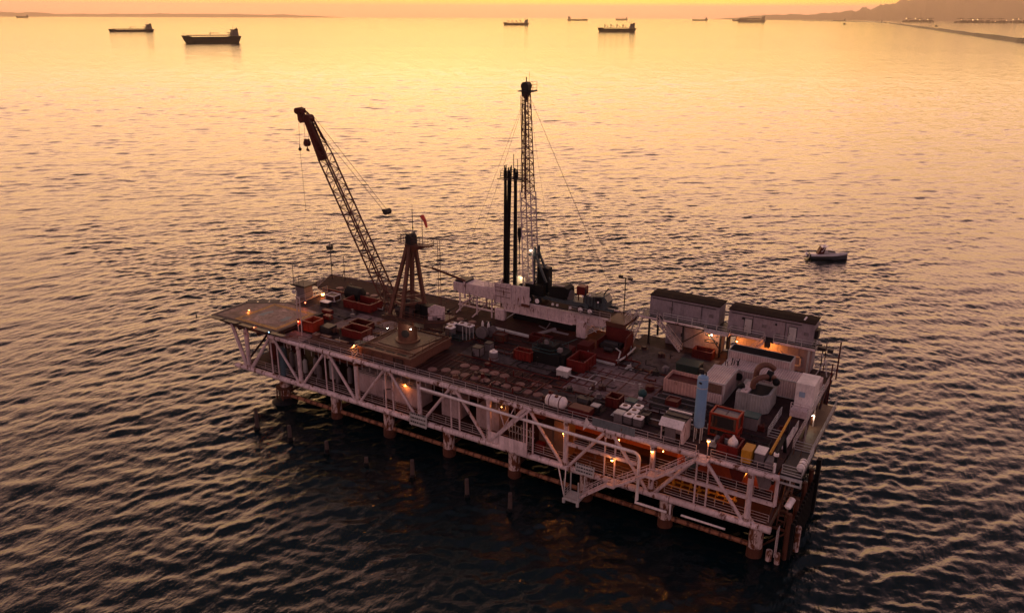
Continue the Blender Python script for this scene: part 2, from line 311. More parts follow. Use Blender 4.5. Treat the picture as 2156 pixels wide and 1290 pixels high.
# ---------------------------------------------------------------- sea
def make_sea():
    cx, cy = -30.0, 10.0
    A = np.concatenate([np.arange(75, 172, .17), np.arange(172, 435, .5)]); A = np.radians(A)
    rr = [0.0]
    while rr[-1] < 110: rr.append(rr[-1]+.30)
    while rr[-1] < 1600: rr.append(rr[-1]*1.0033)
    while rr[-1] < 45000: rr.append(rr[-1]*1.035)
    rr = np.array(rr); nr, na = len(rr), len(A)
    RR, AA = np.meshgrid(rr, A, indexing='ij')
    X = cx+RR*np.cos(AA); Y = cy+RR*np.sin(AA); Z = np.zeros_like(X)
    rng = np.random.RandomState(3)
    spacing = np.maximum(.31, RR*.0033)
    near = RR < 1700; xs = X[near]; ys = Y[near]; sp = spacing[near]; z = np.zeros_like(xs)
    for lam in np.concatenate([np.geomspace(.9, 2.4, 40), np.geomspace(2.4, 5.0, 34), np.geomspace(5.2, 12, 22), np.geomspace(14, 34, 5)]):
        th = math.radians(140)+rng.normal(0, .55); k = 2*math.pi/lam
        amp = .0052*lam if lam < 2.3 else .0030*lam if lam < 5.1 else (.0017*lam*np.clip(.6+RR[near]/260, .7, 3.0) if lam < 13 else .0012*lam)
        att = np.clip((lam/sp-2.2)/1.6, 0, 1)
        ph = k*(xs*math.cos(th)+ys*math.sin(th))+rng.uniform(0, 6.283)
        # sharpen crests a little and break long crests with a slow phase wobble
        wob = .8*np.sin(k*.13*(xs*math.sin(th)-ys*math.cos(th))+rng.uniform(0, 6.283))
        s_ = np.sin(ph+wob); z += amp*att*(s_+.25*(s_*s_-.5))
    g = 1+.09*np.sin(xs/23+1.7*np.sin(ys/31))+.09*np.sin(ys/17+1.5*np.sin(xs/41+2))+.10*np.sin((xs+ys)/9+2*np.sin((xs-ys)/26))
    Z[near] = z*g
    idx = np.arange(nr*na).reshape(nr, na)
    a = idx[:-1, :]; b = idx[1:, :]; a2 = np.roll(a, -1, 1); b2 = np.roll(b, -1, 1)
    F = np.stack([a, b, b2, a2], -1).reshape(-1, 4)
    me = bpy.data.meshes.new('sea_water'); nv = nr*na; nf = len(F)
    me.vertices.add(nv); me.vertices.foreach_set('co', np.stack([X, Y, Z], -1).reshape(-1).astype(np.float32))
    me.loops.add(nf*4); me.loops.foreach_set('vertex_index', F.reshape(-1).astype(np.int32))
    me.polygons.add(nf); me.polygons.foreach_set('loop_start', np.arange(0, nf*4, 4, dtype=np.int32))
    me.polygons.foreach_set('use_smooth', np.ones(nf, dtype=bool)); me.update()
    o = bpy.data.objects.new('sea_water', me); S.collection.objects.link(o); o['kind'] = 'structure'; WL[o] = V(0,0,0)
    m = bpy.data.materials.new('sea'); m.use_nodes = True; n = m.node_tree.nodes; l = m.node_tree.links; b = n['Principled BSDF']
    b.inputs['Base Color'].default_value = (.001,.006,.008,1); b.inputs['IOR'].default_value = 1.333; b.inputs['Roughness'].default_value = .07
    tc = n.new('ShaderNodeTexCoord')
    def layer(scale, rot, stretch, dist, strength, prev, det=3):
        mp = n.new('ShaderNodeMapping'); mp.inputs['Rotation'].default_value = (0,0,rot); mp.inputs['Scale'].default_value = (1, stretch, 1); l.new(tc.outputs['Object'], mp.inputs[0])
        t = n.new('ShaderNodeTexNoise'); t.inputs['Scale'].default_value = scale; t.inputs['Detail'].default_value = det; t.inputs['Roughness'].default_value = .55; l.new(mp.outputs[0], t.inputs['Vector'])
        bp = n.new('ShaderNodeBump'); bp.inputs['Distance'].default_value = dist; bp.inputs['Strength'].default_value = strength; l.new(t.outputs[0], bp.inputs['Height'])
        if prev: l.new(prev, bp.inputs['Normal'])
        return bp.outputs[0]
    x = layer(.05, R(-140), .4, 1.6, .6, None, 3)
    x = layer(.42, R(-135), .5, .17, .7, x, 4)
    x = layer(1.5, R(-120), .5, .10, 1.0, x, 5)
    x = layer(4.0, R(-150), .6, .032, 1.0, x, 2)
    x = layer(11.0, R(-110), .7, .010, .9, x, 2)
    l.new(x, b.inputs['Normal']); me.materials.append(m)
make_sea()

def at_bearing(px, dist):
    """ground point seen at a given bearing (tan of the angle right of the view axis) and distance"""
    a = YAW-math.atan(px); return V(15+math.cos(a)*dist, -79.5+math.sin(a)*dist, 0)

# ---------------------------------------------------------------- far hills, breakwater, haze
def hills(name, prof, dist, depth, col):
    """prof: list of (bearing tan, height)"""
    rng = random.Random(len(prof)); m = MB(); cols = []
    P = []
    for (b0, h0), (b1, h1) in zip(prof[:-1], prof[1:]):
        for i in range(12): P.append((b0+(b1-b0)*i/12, h0+(h1-h0)*i/12))
    P.append(prof[-1]); vs = []; K_ = 7
    for i, (b, h) in enumerate(P):
        j = 1+.10*math.sin(i*.7)+.06*rng.uniform(-1, 1)
        for k in range(K_):
            t = k/(K_-1); q = at_bearing(b, dist+depth*t); z = h*math.sin(t*math.pi)**.8*(j if 0 < k < K_-1 else 1)*(1+.12*rng.uniform(-1,1)) if 0 < k < K_-1 else -5
            vs.append((q.x, q.y, z))
    fs = [(i*K_+k, (i+1)*K_+k, (i+1)*K_+k+1, i*K_+k+1) for i in range(len(P)-1) for k in range(K_-1)]
    m.add(vs, fs, True)
    return m.build(name, paint(name+'_scrub_haze', col, rust=0, sc=.004, bump=0, rough=.95), kind='structure')
def bt(px): return (px-1078)/1813.0
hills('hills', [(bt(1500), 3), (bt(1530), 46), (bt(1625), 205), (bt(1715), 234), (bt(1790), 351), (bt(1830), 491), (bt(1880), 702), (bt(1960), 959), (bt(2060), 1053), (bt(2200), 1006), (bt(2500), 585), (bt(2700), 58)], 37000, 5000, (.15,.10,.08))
hills('distant_hills', [(bt(-500), 43), (bt(-150), 209), (bt(20), 174), (bt(140), 100), (bt(240), 117), (bt(360), 134), (bt(580), 130), (bt(660), 65), (bt(720), 4)], 40000, 4000, (.6,.36,.2))  # distance haze put into the colour: albedo lightened so these hills fade
bk = MB()
def rocks(pts, w, h, m, seed):
    rng = random.Random(seed); P = [Vector(p) for p in pts]
    for a, b in zip(P[:-1], P[1:]):
        L = (b-a).length; k = 70; d = (b-a).normalized(); s_ = V(-d.y, d.x, 0); prev = None
        for i in range(k+1):
            c = a.lerp(b, i/k); hh = h*(.85+.3*rng.random()); ww = w*(.9+.2*rng.random())
            cur = [c-s_*ww+V(0,0,-2), c-s_*ww*.35+V(0,0,hh), c+s_*ww*.35+V(0,0,hh*(.9+.2*rng.random())), c+s_*ww+V(0,0,-2)]
            if prev: m.add(prev+cur, [(0,4,5,1),(1,5,6,2),(2,6,7,3)])
            prev = cur
rocks([at_bearing(bt(2260), 2250), at_bearing(bt(2156), 2650), at_bearing(bt(1873), 12500)], 6, 10, bk, 1)
bk.build('breakwater', paint('breakwater_rock', (.02,.014,.014), rust=0, sc=.05, bump=0), label='long dark rock breakwater running from the right edge out towards the hills', category='breakwater')
bk = MB(); rocks([at_bearing(bt(1866), 14000), at_bearing(bt(1825), 17500), at_bearing(bt(1690), 21000)], 22, 9, bk, 2)
bk.build('breakwater', paint('far_breakwater_rock', (.06,.05,.05), rust=0, sc=.05, bump=0), label='thin far breakwater beyond the gap at the end of the longer one', category='breakwater')
q = at_bearing(bt(1858), 14100); t = T('harbour_beacon', 'small harbour beacon tower at the gap between the two breakwaters', 'beacon', q)
m = MB(); m.cyl(q, q+V(0,0,26), 7, 5, n=8); m.build('tower', M['grey'], t); m = MB(); m.cyl(q+V(0,0,26), q+V(0,0,34), 8, 4, n=8); m.build('lantern_house', M['dark'], t)

hz = MB(); hz.box(-47000, 47000, -47000, 47000, -10, 1350)
hm = bpy.data.materials.new('haze_air'); hm.use_nodes = True; hn = hm.node_tree.nodes; hn.remove(hn['Principled BSDF'])
pv = hn.new('ShaderNodeVolumePrincipled'); pv.inputs['Color'].default_value = (1,.85,.62,1); pv.inputs['Density'].default_value = HAZE_D if 'HAZE_D' in globals() else 2.4e-5; pv.inputs['Anisotropy'].default_value = .72
hm.node_tree.links.new(pv.outputs[0], hn['Material Output'].inputs['Volume'])
hz.build('haze', hm, kind='stuff')

# ---------------------------------------------------------------- ships
def hull_mesh(L, B, H, draft=3, bowr=.12, flare=.25, sheer=.12):
    """hull along +x (bow), waterline at z=0, centre at origin"""
    m = MB(); ns = 24; vs = []
    for i in range(ns+1):
        t = i/ns; x = -L/2+L*t
        hb = B/2*(1 if bowr*.8 < t < 1-bowr*1.6 else (max(0, 1-((t-(1-bowr*1.6))/(bowr*1.6))**2)**.5 if t >= 1-bowr*1.6 else .72+.28*(t/(bowr*.8))**.5))
        top = H*(1+sheer*max(0, (t-.82)/.18)**1.5)
        low = max(.02, hb*(1-flare*max(0,(t-.8)/.2))-(.25*hb if t < .06 else 0))
        rk = -H*.55*max(0,(t-.9)/.1); rs = H*.5*max(0,(.06-t)/.06)
        if .86 > t > .2: top = H*.88
        if t <= .2: top = H*.97
        vs += [(x+rk*1.3+rs*1.3, -low*.9, -draft), (x+rk*.6+rs*.6, -hb*1.0 if t < .8 else -low, H*.35), (x, -max(hb,.05), top), (x, max(hb,.05), top), (x+rk*.6+rs*.6, hb if t < .8 else low, H*.35), (x+rk*1.3+rs*1.3, low*.9, -draft)]
    fs = []
    for i in range(ns):
        a = i*6; b = a+6
        for k in range(5): fs.append((a+k, b+k, b+k+1, a+k+1))
    fs += [(0,1,2,3,4,5), tuple(ns*6+k for k in (5,4,3,2,1,0))]
    return m.add(vs, fs)
def ship(name, label, cat, kind, L, B, H, loc, heading, group=None, hullcol=(.03,.02,.02), sup=(.16,.13,.12)):
    root = T(name, label, cat, loc, group); WL[root] = V(0,0,0)
    hm_ = paint(name+'_hull', hullcol, rust=.3, sc=.1, bump=0); sm = paint(name+'_house', sup, rust=.1, sc=.15, bump=0)
    hull_mesh(L, B, H).build('hull', hm_, root)
    s0 = -L/2+L*.05; sh = L*.13
    m = MB(); z = H
    for k, (f, g) in enumerate([(1, .9), (.92, .84), (.86, .8), (.8, .78), (.74, .76)]):
        hgt = L*.018 if L > 120 else 2.4
        m.box(s0+sh*(1-f)*.2, s0+sh*f, -B/2*g, B/2*g, z, z+hgt*.86); m.box(s0+sh*(1-f)*.2-.4, s0+sh*f+.4, -B/2*g-.4, B/2*g+.4, z+hgt*.86, z+hgt); z += hgt
    sp = m.build('superstructure', sm, root)
    b = MB(); b.box(s0+sh*.42, s0+sh*.82, -B/2*1.02, B/2*1.02, z, z+L*.016); b.build('bridge', sm, sp)
    f = MB(); f.box(s0-L*.005, s0+sh*.32, -B*.16, B*.16, H, z+L*.028); f.cyl((s0+sh*.1,0,z+L*.028), (s0+sh*.1,0,z+L*.045), L*.008, n=8); f.build('funnel', hm_, root)
    q = MB(); q.cyl((s0+sh*.6,0,z+L*.016), (s0+sh*.6,0,z+L*.075), L*.002, n=5); q.beam((s0+sh*.6,-B*.2,z+L*.05), (s0+sh*.6,B*.2,z+L*.05), L*.002); q.cyl((L*.46,0,H), (L*.46,0,H+L*.05), L*.002, n=5); q.build('mast', hm_, root)
    d = MB()
    if kind == 'tanker':
        d.box(-L*.30, L*.42, -B*.04, B*.04, H+1.0, H+2.2)
        for i in range(16): x = -L*.3+i*L*.045; d.box(x, x+1, -B*.3, B*.3, H, H+1)
        d.build('deck_piping', hm_, root)
        c = MB(); c.cyl((L*.02,0,H), (L*.02,0,H+L*.055), L*.006, n=8); c.beam((L*.02,0,H+L*.052), (-L*.13,0,H+L*.045), L*.006); c.beam((L*.02,0,H+L*.03), (-L*.06,0,H+L*.048), L*.003); c.build('hose_crane', hm_, root)
        g = MB()
        for s_ in (-1, 1): g.beam((s0+sh*1.0, s_*B*.38, H), (s0+sh*1.15, s_*B*.38, H+L*.055), L*.006)
        g.beam((s0+sh*1.15, -B*.5, H+L*.055), (s0+sh*1.15, B*.5, H+L*.055), L*.006); g.beam((s0+sh*.8, 0, H+L*.05), (s0+sh*1.5, 0, H+L*.055), L*.006); g.build('gantry', hm_, root)
    elif kind == 'bulk':
        for i in range(5): x = -L*.28+i*L*.155; d.bbox(x, x+L*.10, -B*.32, B*.32, H, H+L*.012, .5)
        d.build('hatch_cover', hm_, root)
        for i in range(4):
            x = -L*.155+i*L*.155; c = MB(); c.cyl((x,0,H), (x,0,H+L*.075), L*.011, L*.009, n=8); c.box(x-L*.012, x+L*.012, -L*.014, L*.014, H+L*.062, H+L*.088)
            c.beam((x,0,H+L*.055), (x-L*.09,0,H+L*.035), L*.005); c.cyl((x,0,H+L*.085), (x-L*.085,0,H+L*.037), L*.0015, n=4); c.build('deck_crane', hm_, root)
    elif kind == 'container':
        rng = random.Random(5)
        for i in range(15):
            x = -L*.30+i*L*.05; hh = H+L*(.045+.012*rng.random())
            c = MB(); c.box(x, x+L*.043, -B*.48, B*.48, H, hh); c.build('container_stack', hm_, root)
    else:
        d.box(-L*.28, L*.4, -B*.25, B*.25, H, H+L*.008); d.build('deck_hatch', hm_, root)
    root.rotation_euler = (0,0,heading); WL[root] = Vector(loc); return root
def broad(px, dist, turn=0, left=True):
    """a ship broadside to the camera, bow to the left; turn = extra yaw"""
    q = at_bearing(bt(px), dist); los = math.atan2(q.y+79.5, q.x-15); return q, los+R(90 if left else -90)+turn
def put(name, label, cat, kind, px, dist, L, B, H, turn=0, left=True, **k):
    q, h = broad(px, dist, turn, left); return ship(name, label, cat, kind, L, B, H, q, h, **k)
G1 = 'ships lying at anchor out at sea'
put('tanker_ship', 'larger near tanker with dark hull and high stern house', 'ship', 'tanker', 435, 2010, 128, 24, 15, R(12), group=G1)
put('tanker_ship', 'low laden tanker behind and left of the larger one', 'ship', 'tanker', 266, 3480, 160, 30, 9, R(14), group=G1)
put('bulk_carrier', 'bulk carrier with four deck cranes, the closer and darker of two', 'ship', 'bulk', 1298, 3650, 166, 26, 15, R(10), group=G1)
put('bulk_carrier', 'reddish bulk carrier with four deck cranes, farther out near the horizon', 'ship', 'bulk', 1084, 6500, 200, 30, 17, R(10), group=G1, hullcol=(.08,.03,.02))
put('container_ship', 'loaded container ship with high dark stacks before the hills', 'ship', 'container', 1582, 13000, 405, 50, 34, R(5), group=G1, hullcol=(.04,.03,.04))
put('cargo_ship', 'faint cargo ship partly hidden behind the container ship', 'ship', 'plain', 1557, 17500, 300, 40, 30, R(8), group=G1)
put('cargo_ship', 'long hazy ship on the horizon beside the derrick top, house at its left', 'ship', 'plain', 1214, 16000, 390, 45, 26, R(5), left=False, group=G1)
put('cargo_ship', 'short hazy ship on the horizon above the two bulk carriers', 'ship', 'bulk', 1307, 19000, 275, 40, 30, R(5), group=G1)
put('cargo_ship', 'hazy ship on the horizon between the short one and the container ship', 'ship', 'plain', 1473, 18500, 330, 42, 28, R(5), group=G1)
put('cargo_ship', 'barely visible ship at the far left horizon', 'ship', 'plain', 39, 20000, 230, 40, 34, R(5), group=G1)
put('cargo_ship', 'small faint ship at the foot of the hills near the far breakwater', 'ship', 'plain', 1768, 19500, 260, 36, 20, R(5), group=G1)
# harbour under the hills
gl = glow('harbour_lights', (1.0,.62,.25), 3.0)
def terminal(label, p0, p1, dist, n, seed):
    rng = random.Random(seed); q0 = at_bearing(bt((p0+p1)/2), dist); t = T('harbour_terminal', label, 'harbour', q0, 'harbour terminals below the hills')
    a = at_bearing(bt(p0), dist); b = at_bearing(bt(p1), dist); m = MB(); g = MB(); c = MB()
    for i in range(n):
        q = a.lerp(b, (i+rng.random()*.6)/n); wdt = rng.uniform(30, 90); hgt = rng.uniform(18, 44)
        m.obox((q.x,q.y,hgt/2), (wdt, 40, hgt), rng.random())
        if rng.random() < .4:
            s_ = rng.uniform(4, 8); g.ball((q.x+rng.uniform(-30,30), q.y-30, hgt+rng.uniform(2, 25)), s_, 4, 6)
        if i % 5 == 2:
            for e in (-18, 18): c.beam((q.x+e, q.y, 0), (q.x+e*.6, q.y, 75), 5)
            c.beam((q.x-60, q.y-30, 62), (q.x+50, q.y+20, 66), 6)
    m.build('shed', paint('terminal_shed', (.05,.04,.045), rust=0, sc=.02, bump=0), t); g.build('floodlight', gl, t); c.build('gantry_crane', paint('quay_crane', (.05,.035,.035), rust=0, bump=0), t)
terminal('lit quay with cranes below the hills at the far right', 2015, 2125, 15500, 26, 2)
terminal('short lit quay below the hills, left of the longer one', 1905, 1968, 16500, 14, 3)
terminal('scattered lights of the quay cut by the right picture edge', 2130, 2200, 15800, 12, 4)
# two specks near the breakwater
for px, d_, lb in ((2147, 2950, 'small dark boat behind the breakwater near the right edge'), (1975, 7800, 'tiny boat inside the breakwater below the lit quay'), (1780, 9500, 'tiny boat outside the far end of the breakwater')):
    q = at_bearing(bt(px), d_); t = T('small_boat', lb, 'boat', q, 'small boats near the breakwater'); WL[t] = V(0,0,0); k = d_/2950
    hull_mesh(11*k, 4*k, 1.6*k, 1).build('hull', M['dark'], t); m = MB(); m.bbox(-3*k, 1.5*k, -1.3*k, 1.3*k, 1.5*k, 4*k, .3); m.build('wheelhouse', M['grey'], t); WL[t] = q
# ================================================================ the platform
ZD = 11.0          # top of main deck
ZL = 4.4           # top of lower deck
plat = T('oil_platform', 'large rusty offshore oil platform on piles, its truss sides painted pinkish white', 'oil platform', (-42, 14, 4))
def PB(m, name, mat, **k): return m.build(name, mat, plat, **k)
m = MB(); m.prism([(0.0,0.25),(0.0,31),(-28,31),(-28,28.6),(-64,28.6),(-80,28.6),(-91,28.0),(-87.4,21),(-84,20),(-84,10),(-84,.25)], ZD-.3, ZD); PB(m, 'main_deck', M['deck'])
# deck areas laid on top of the plating
def patch(x0, x1, y0, y1, mat, name, z=ZD, t=.05): m = MB(); m.box(x0, x1, y0, y1, z+.004, z+t); return PB(m, name, mat)
patch(-51.5, -32.2, 2.0, 8.6, M['deckr'], 'well_deck')
patch(-26.2, -14.6, 18.4, 26.6, M['deckb'], 'laydown_deck', t=.12)
patch(-48.0, -33.5, 9.6, 13.6, M['deckb'], 'laydown_deck')
patch(-29.8, -23.2, 7.0, 17.5, M['deckp'], 'laydown_deck', t=.06); patch(-23.0, -18.6, 7.0, 17.5, M['deckp'], 'laydown_deck', t=.06)
patch(-18.4, -15.0, 7.0, 12.4, M['deckp'], 'laydown_deck', t=.06)
patch(-31.6, -22.9, 2.6, 6.2, M['deckb'], 'laydown_deck', t=.04)
patch(-72.0, -60.2, 7.6, 14.6, M['deckp'], 'laydown_deck'); patch(-62.4, -58.2, 1.6, 7.0, M['deckp'], 'laydown_deck')
patch(-81.0, -71.5, 10.8, 14.4, M['deckb'], 'laydown_deck')
patch(-90.0, -60.0, 21.2, 27.8, M['deckr'], 'well_deck', t=.05); patch(-59.5, -28.5, 15.0, 27.8, M['deckr'], 'well_deck', t=.05)
m = MB()        # dark rails, coamings and seams across the deck
for y in (6.9, 9.2, 14.4, 18.0):
    m.box(-48, -14.5, y-.07, y+.07, ZD, ZD+.13)
for x in (-32.0, -23.1, -18.5, -30.0, -14.8): m.box(x-.07, x+.07, 6.9, 18, ZD, ZD+.11)
for x in (-29.0, -27.7, -26.4, -25.1): m.box(x-.05, x+.05, 9.2, 15.5, ZD+.06, ZD+.14)
m.box(-62, -48, 14.9, 15.1, ZD, ZD+.15); m.box(-86, -60, 20.9, 21.1, ZD, ZD+.2); m.box(-73, -60.5, 7.4, 7.5, ZD, ZD+.15); m.box(-16.9, -16.6, 12.6, 16.5, ZD+.06, ZD+.15)
PB(m, 'deck_rail', M['redd'])
m = MB()
for x in np.arange(-51, -32.5, .8): m.box(x-.03, x+.03, 2.0, 8.6, ZD+.05, ZD+.09)
PB(m, 'deck_grating', M['under'])
hk = 0
def hatch(x, y, r=.62, z=ZD+.05, ring=False):
    m = MB(); m.lathe((x,y,z), [(0,r*1.12),(.05,r*1.12),(.06,r),(.12,r*.98),(.13,r*.3 if not ring else r*.62)] + ([(.05,r*.6)] if ring else [(.16,r*.25)]), n=16); PB(m, 'hatch_cover', M['hatch'])
for i in range(10): hatch(-46.2+i*1.64, 3.5)
hatch(-47.9, 2.7)
for i in range(5): hatch(-44.8+i*1.65, 6.15, ring=i in (1,))
hatch(-33.2, 6.2); hatch(-31.6, 6.2, ring=True); hatch(-35.0, 4.9)
for i in range(5): hatch(-83.5+i*2.0, 22.6, .62, ZD+.05)
for i in range(5): hatch(-60.2+i*1.9, 18.6+.1*i, .62)
hatch(-58.3, 21.0); hatch(-56, 21); hatch(-53.6, 21)
for i in range(4): hatch(-36.6+i*1.9, 18.7, .6, ring=(i == 2))
# ---- helideck
hx0, hx1 = -89.6, -75.2
m = MB(); m.prism([(hx0,-.3),(-75.0,-.3),(-75.4,9.6),(-83.4,10.4),(-86.6,8.4),(-89.6,6.4)], 11.75, 12.0); hd = PB(m, 'helideck', M['deckb'])
def decal(pts, mat, name, z): m = MB(); m.slab([(x,y,z) for x,y in pts], (0,0,.006)); return m.build(name, mat, hd)
mred = paint('faded_red_marking', (.20,.12,.115), rust=.55, rcol=(.10,.075,.08), streak=False, var=.7, dirt=.8, sc=.7); mpink = paint('faded_pink_marking', (.26,.175,.175), rust=.55, rcol=(.10,.06,.06), streak=False, var=.6, dirt=.9, sc=.8)
mblu = paint('faded_blue_marking', (.14,.17,.19), rust=.2, streak=False); myel = paint('faded_yellow_marking', (.33,.17,.04), rust=.45, streak=False, dirt=.9)
decal([(-89.0,0.1),(-75.4,0.1),(-75.7,9.3),(-83.3,9.9),(-88.9,6.1)], mred, 'deck_field', 12.003)
sqc = (-80.4, 4.2); a_ = 4.3
sq = [(sqc[0]-a_,sqc[1]-a_*.86),(sqc[0]+a_,sqc[1]-a_*.86),(sqc[0]+a_,sqc[1]+a_*.95),(sqc[0]-a_,sqc[1]+a_*.95)]
for i in range(4):
    p, q = Vector(sq[i]+(0,)), Vector(sq[(i+1)%4]+(0,)); d = (q-p).normalized(); s_ = Vector((-d.y,d.x,0))*.36
    decal([(v.x,v.y) for v in (p-d*.36-s_, q+d*.36-s_, q+d*.36+s_, p-d*.36+s_)], myel, 'boundary_line', 12.012+.002*i)
def disc(r0, r1, a0, a1, mat, name, z, n=40):
    m = MB(); P = []
    for i in range(n+1):
        t = a0+(a1-a0)*i/n; P.append((math.cos(t), math.sin(t)))
    vs = []; 
    for c, s_ in P: vs += [(sqc[0]+c*r0, sqc[1]+s_*r0, z), (sqc[0]+c*r1, sqc[1]+s_*r1, z)]
    m.add(vs, [(2*i, 2*i+1, 2*i+3, 2*i+2) for i in range(n)]); m.build(name, mat, hd)
disc(.01, 3.1, 0, 2*math.pi, mpink, 'landing_circle', 12.026)
disc(1.9, 2.9, R(140), R(200), mblu, 'circle_mark', 12.032, 12); disc(1.9, 2.9, R(-20), R(30), mblu, 'circle_mark', 12.032, 12)
m = MB()       # perimeter edge and supporting girders
for a, b in (((hx0,-.45),(-75,-.45)), ((-75,-.45),(-75.2,9.7)), ((-89.7,6.5),(-89.7,-.45)), ((-83.4,10.5),(-89.7,6.5))): m.beam((a[0],a[1],11.7), (b[0],b[1],11.7), .14, .6)
PB(m, 'helideck_edge', M['dark'])
m = MB()
for y in (.2, 3, 6.5, 9.3): m.beam((-88.6 if y < 6 else -84,y,11.3), (-75.5,y,11.3), .18, .7)
for x in (-86,-82,-78): m.beam((x,-.2,11.3), (x,9.3,11.3), .16, .5)
PB(m, 'helideck_girder', M['under'])
m = MB()
for i in range(5):
    x = hx0+.4+i*3.4; m.slab([(x,-.5,11.95),(x+2.8,-.5,11.95),(x+2.8,-1.5,12.1),(x,-1.5,12.1)], (0,0,.03))
for i in range(3):
    p = V(-89.5,6.6,11.95).lerp(V(-84.6,9.7,11.95), i/3); q = V(-89.5,6.6,11.95).lerp(V(-84.6,9.7,11.95), (i+.85)/3); o_ = V(-.8,1.0,.1); m.slab([p, q, q+o_, p+o_], (0,0,.03))
PB(m, 'safety_net', M['dark'])
m = MB(); m.box(-75.0,-70.6,-.1,3.2, ZD+.004, ZD+.15); PB(m, 'helideck_walkway', M['deckp'])
m = MB(); m.slab([(-76.9,-.2,11.0),(-70.9,-.2,11.0),(-70.9,-.2,10.45),(-76.9,-.2,10.9)], (0,.1,0)); m.slab([(-89.4,-.15,11.5),(-76.9,-.15,11.5),(-76.9,-.15,10.9),(-85.5,-.15,10.75)], (0,.1,0)); PB(m, 'helideck_fascia', M['under'])

# ---- truss sides
ZT, ZB = 10.72, 4.05
Xv = [-2.55-11.42*i for i in range(8)]            # posts
def chord(y, z, x0, x1, r, mat, name):
    m = MB(); m.cyl((x0,y,z), (x1,y,z), r, n=12); PB(m, name, mat)
chord(0, ZT, -77.2, .35, .36, M['whitec'], 'top_chord'); chord(0, ZB, -85.6, .2, .42, M['whitec'], 'bottom_chord')
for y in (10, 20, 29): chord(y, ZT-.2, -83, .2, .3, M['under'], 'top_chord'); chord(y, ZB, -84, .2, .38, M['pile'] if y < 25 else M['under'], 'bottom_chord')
for row, y in enumerate((0, 10, 20, 29)):
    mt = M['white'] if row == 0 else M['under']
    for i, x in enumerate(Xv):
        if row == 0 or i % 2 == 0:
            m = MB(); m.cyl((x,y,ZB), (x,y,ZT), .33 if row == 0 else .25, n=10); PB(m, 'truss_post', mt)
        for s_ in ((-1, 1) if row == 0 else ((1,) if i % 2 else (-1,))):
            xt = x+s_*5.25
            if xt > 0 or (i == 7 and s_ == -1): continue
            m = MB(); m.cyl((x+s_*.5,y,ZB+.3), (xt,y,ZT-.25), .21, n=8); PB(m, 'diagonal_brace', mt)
        if row == 0 and i < 7:
            for s_ in (-.45, .9):
                m = MB(); m.cyl((x-5.7+s_,y+.1,ZB+.2), (x-5.7+s_,y+.1,ZT-.2), .12, n=6); PB(m, 'hanger', mt)
# left overhang struts
for a, b, r in (((-83.0,0,ZB+.3),(-85.6,0,11.2),.3), ((-82.5,0,ZB+.3),(-82.2,0,11.3),.26), ((-81.7,0,ZB+.3),(-77.2,0,10.5),.2), ((-83.0,9,ZB+.3),(-86.0,8,11.2),.28), ((-82.5,10,ZB),(-82.4,10,11.2),.26)):
    m = MB(); m.cyl(a, b, r, n=8); PB(m, 'helideck_strut', M['white'])
# right end frame and mid level beams of the front bays
def tube(a, b, r, name, mat=None, n=8): m = MB(); m.cyl(a, b, r, n=n); return PB(m, name, mat or M['white'])
tube((.25,0,7.3),(.25,0,ZT),.2,'end_post'); m = MB(); m.beam((-14.3,0,7.35),(.3,0,7.35),.3,.42); PB(m,'mid_beam',M['white'])
m = MB(); m.beam((-25.2,0,7.45),(-15.9,0,7.45),.3,.42); PB(m,'mid_beam',M['white'])
tube((-13.4,.3,ZB+.4),(-8.9,.2,ZT-.5),.24,'diagonal_brace')
m = MB(); m.bend([(-47.6,-.55,9.6),(-31,-.6,9.35),(-15.4,-.6,9.25),(-15.4,-.6,3.0)], .2, .9, 10); PB(m, 'outer_pipe', M['offwhite'])
m = MB(); m.pipe([(-15.6,-.6,2.6),(-11.6,-.6,2.6)], .16, 8); m.pipe([(-9.8,-.7,2.9),(-4.6,-.7,2.9)], .13, 8); m.cyl((-15.5,-.6,3.2),(-15.5,-.6,2.5),.12); m.cyl((-11.2,-.6,2.5),(-11.2,-.6,3.8),.12); PB(m, 'hanging_pipe', M['offwhite'])
# end trusses (right and left) across the width
for x in (-.3, -84):
    for y0, y1 in ((0,10),(10,20),(20,29)):
        m = MB(); m.cyl((x,y0,ZB),(x,y1,ZT),.18,n=7); PB(m,'cross_brace',M['under']); 
    for y in (10,20,29): m = MB(); m.cyl((x,y,ZB),(x,y,ZT),.25,n=8); PB(m,'truss_post',M['under'])
    m = MB(); m.cyl((x,0,ZB),(x,29,ZB),.36,n=8); PB(m,'cross_chord',M['under']); m = MB(); m.cyl((x,0,ZT-.1),(x,29,ZT-.1),.3,n=8); PB(m,'cross_chord',M['under'])
# deck beams under the main deck and lower deck
for i in range(29):
    x = -1.2-i*2.93; m = MB(); m.beam((x,.3,ZT-.35),(x,28.6,ZT-.35),.22,.55); PB(m,'deck_beam',M['under'])
m = MB(); m.box(-84.5, -.2, .55, 29, ZL-.25, ZL); PB(m, 'lower_deck', M['deckr'])
m = MB(); m.box(-77, -13, 9.0, 9.2, ZL, ZD-.35); PB(m, 'inner_bulkhead', M['bulk'])
m = MB(); m.box(-13, -.6, 6.2, 6.4, ZL, ZD-.35); m.box(-13.1,-12.9,6.3,12,ZL,ZD-.35); PB(m, 'inner_bulkhead', M['bulk'])
m = MB(); m.box(-24.6,-.4,.6,2.2,7.35,7.5); PB(m,'mezzanine_deck',M['deckr'])
# row of hanging tell-tales below the deck edge
m = MB()
for x in np.arange(-74.5, -32, 1.43): m.cyl((x,.35,ZT-.4),(x,.35,ZT-1.5),.05,n=4)
PB(m, 'hanger_rod', M['lgrey'])

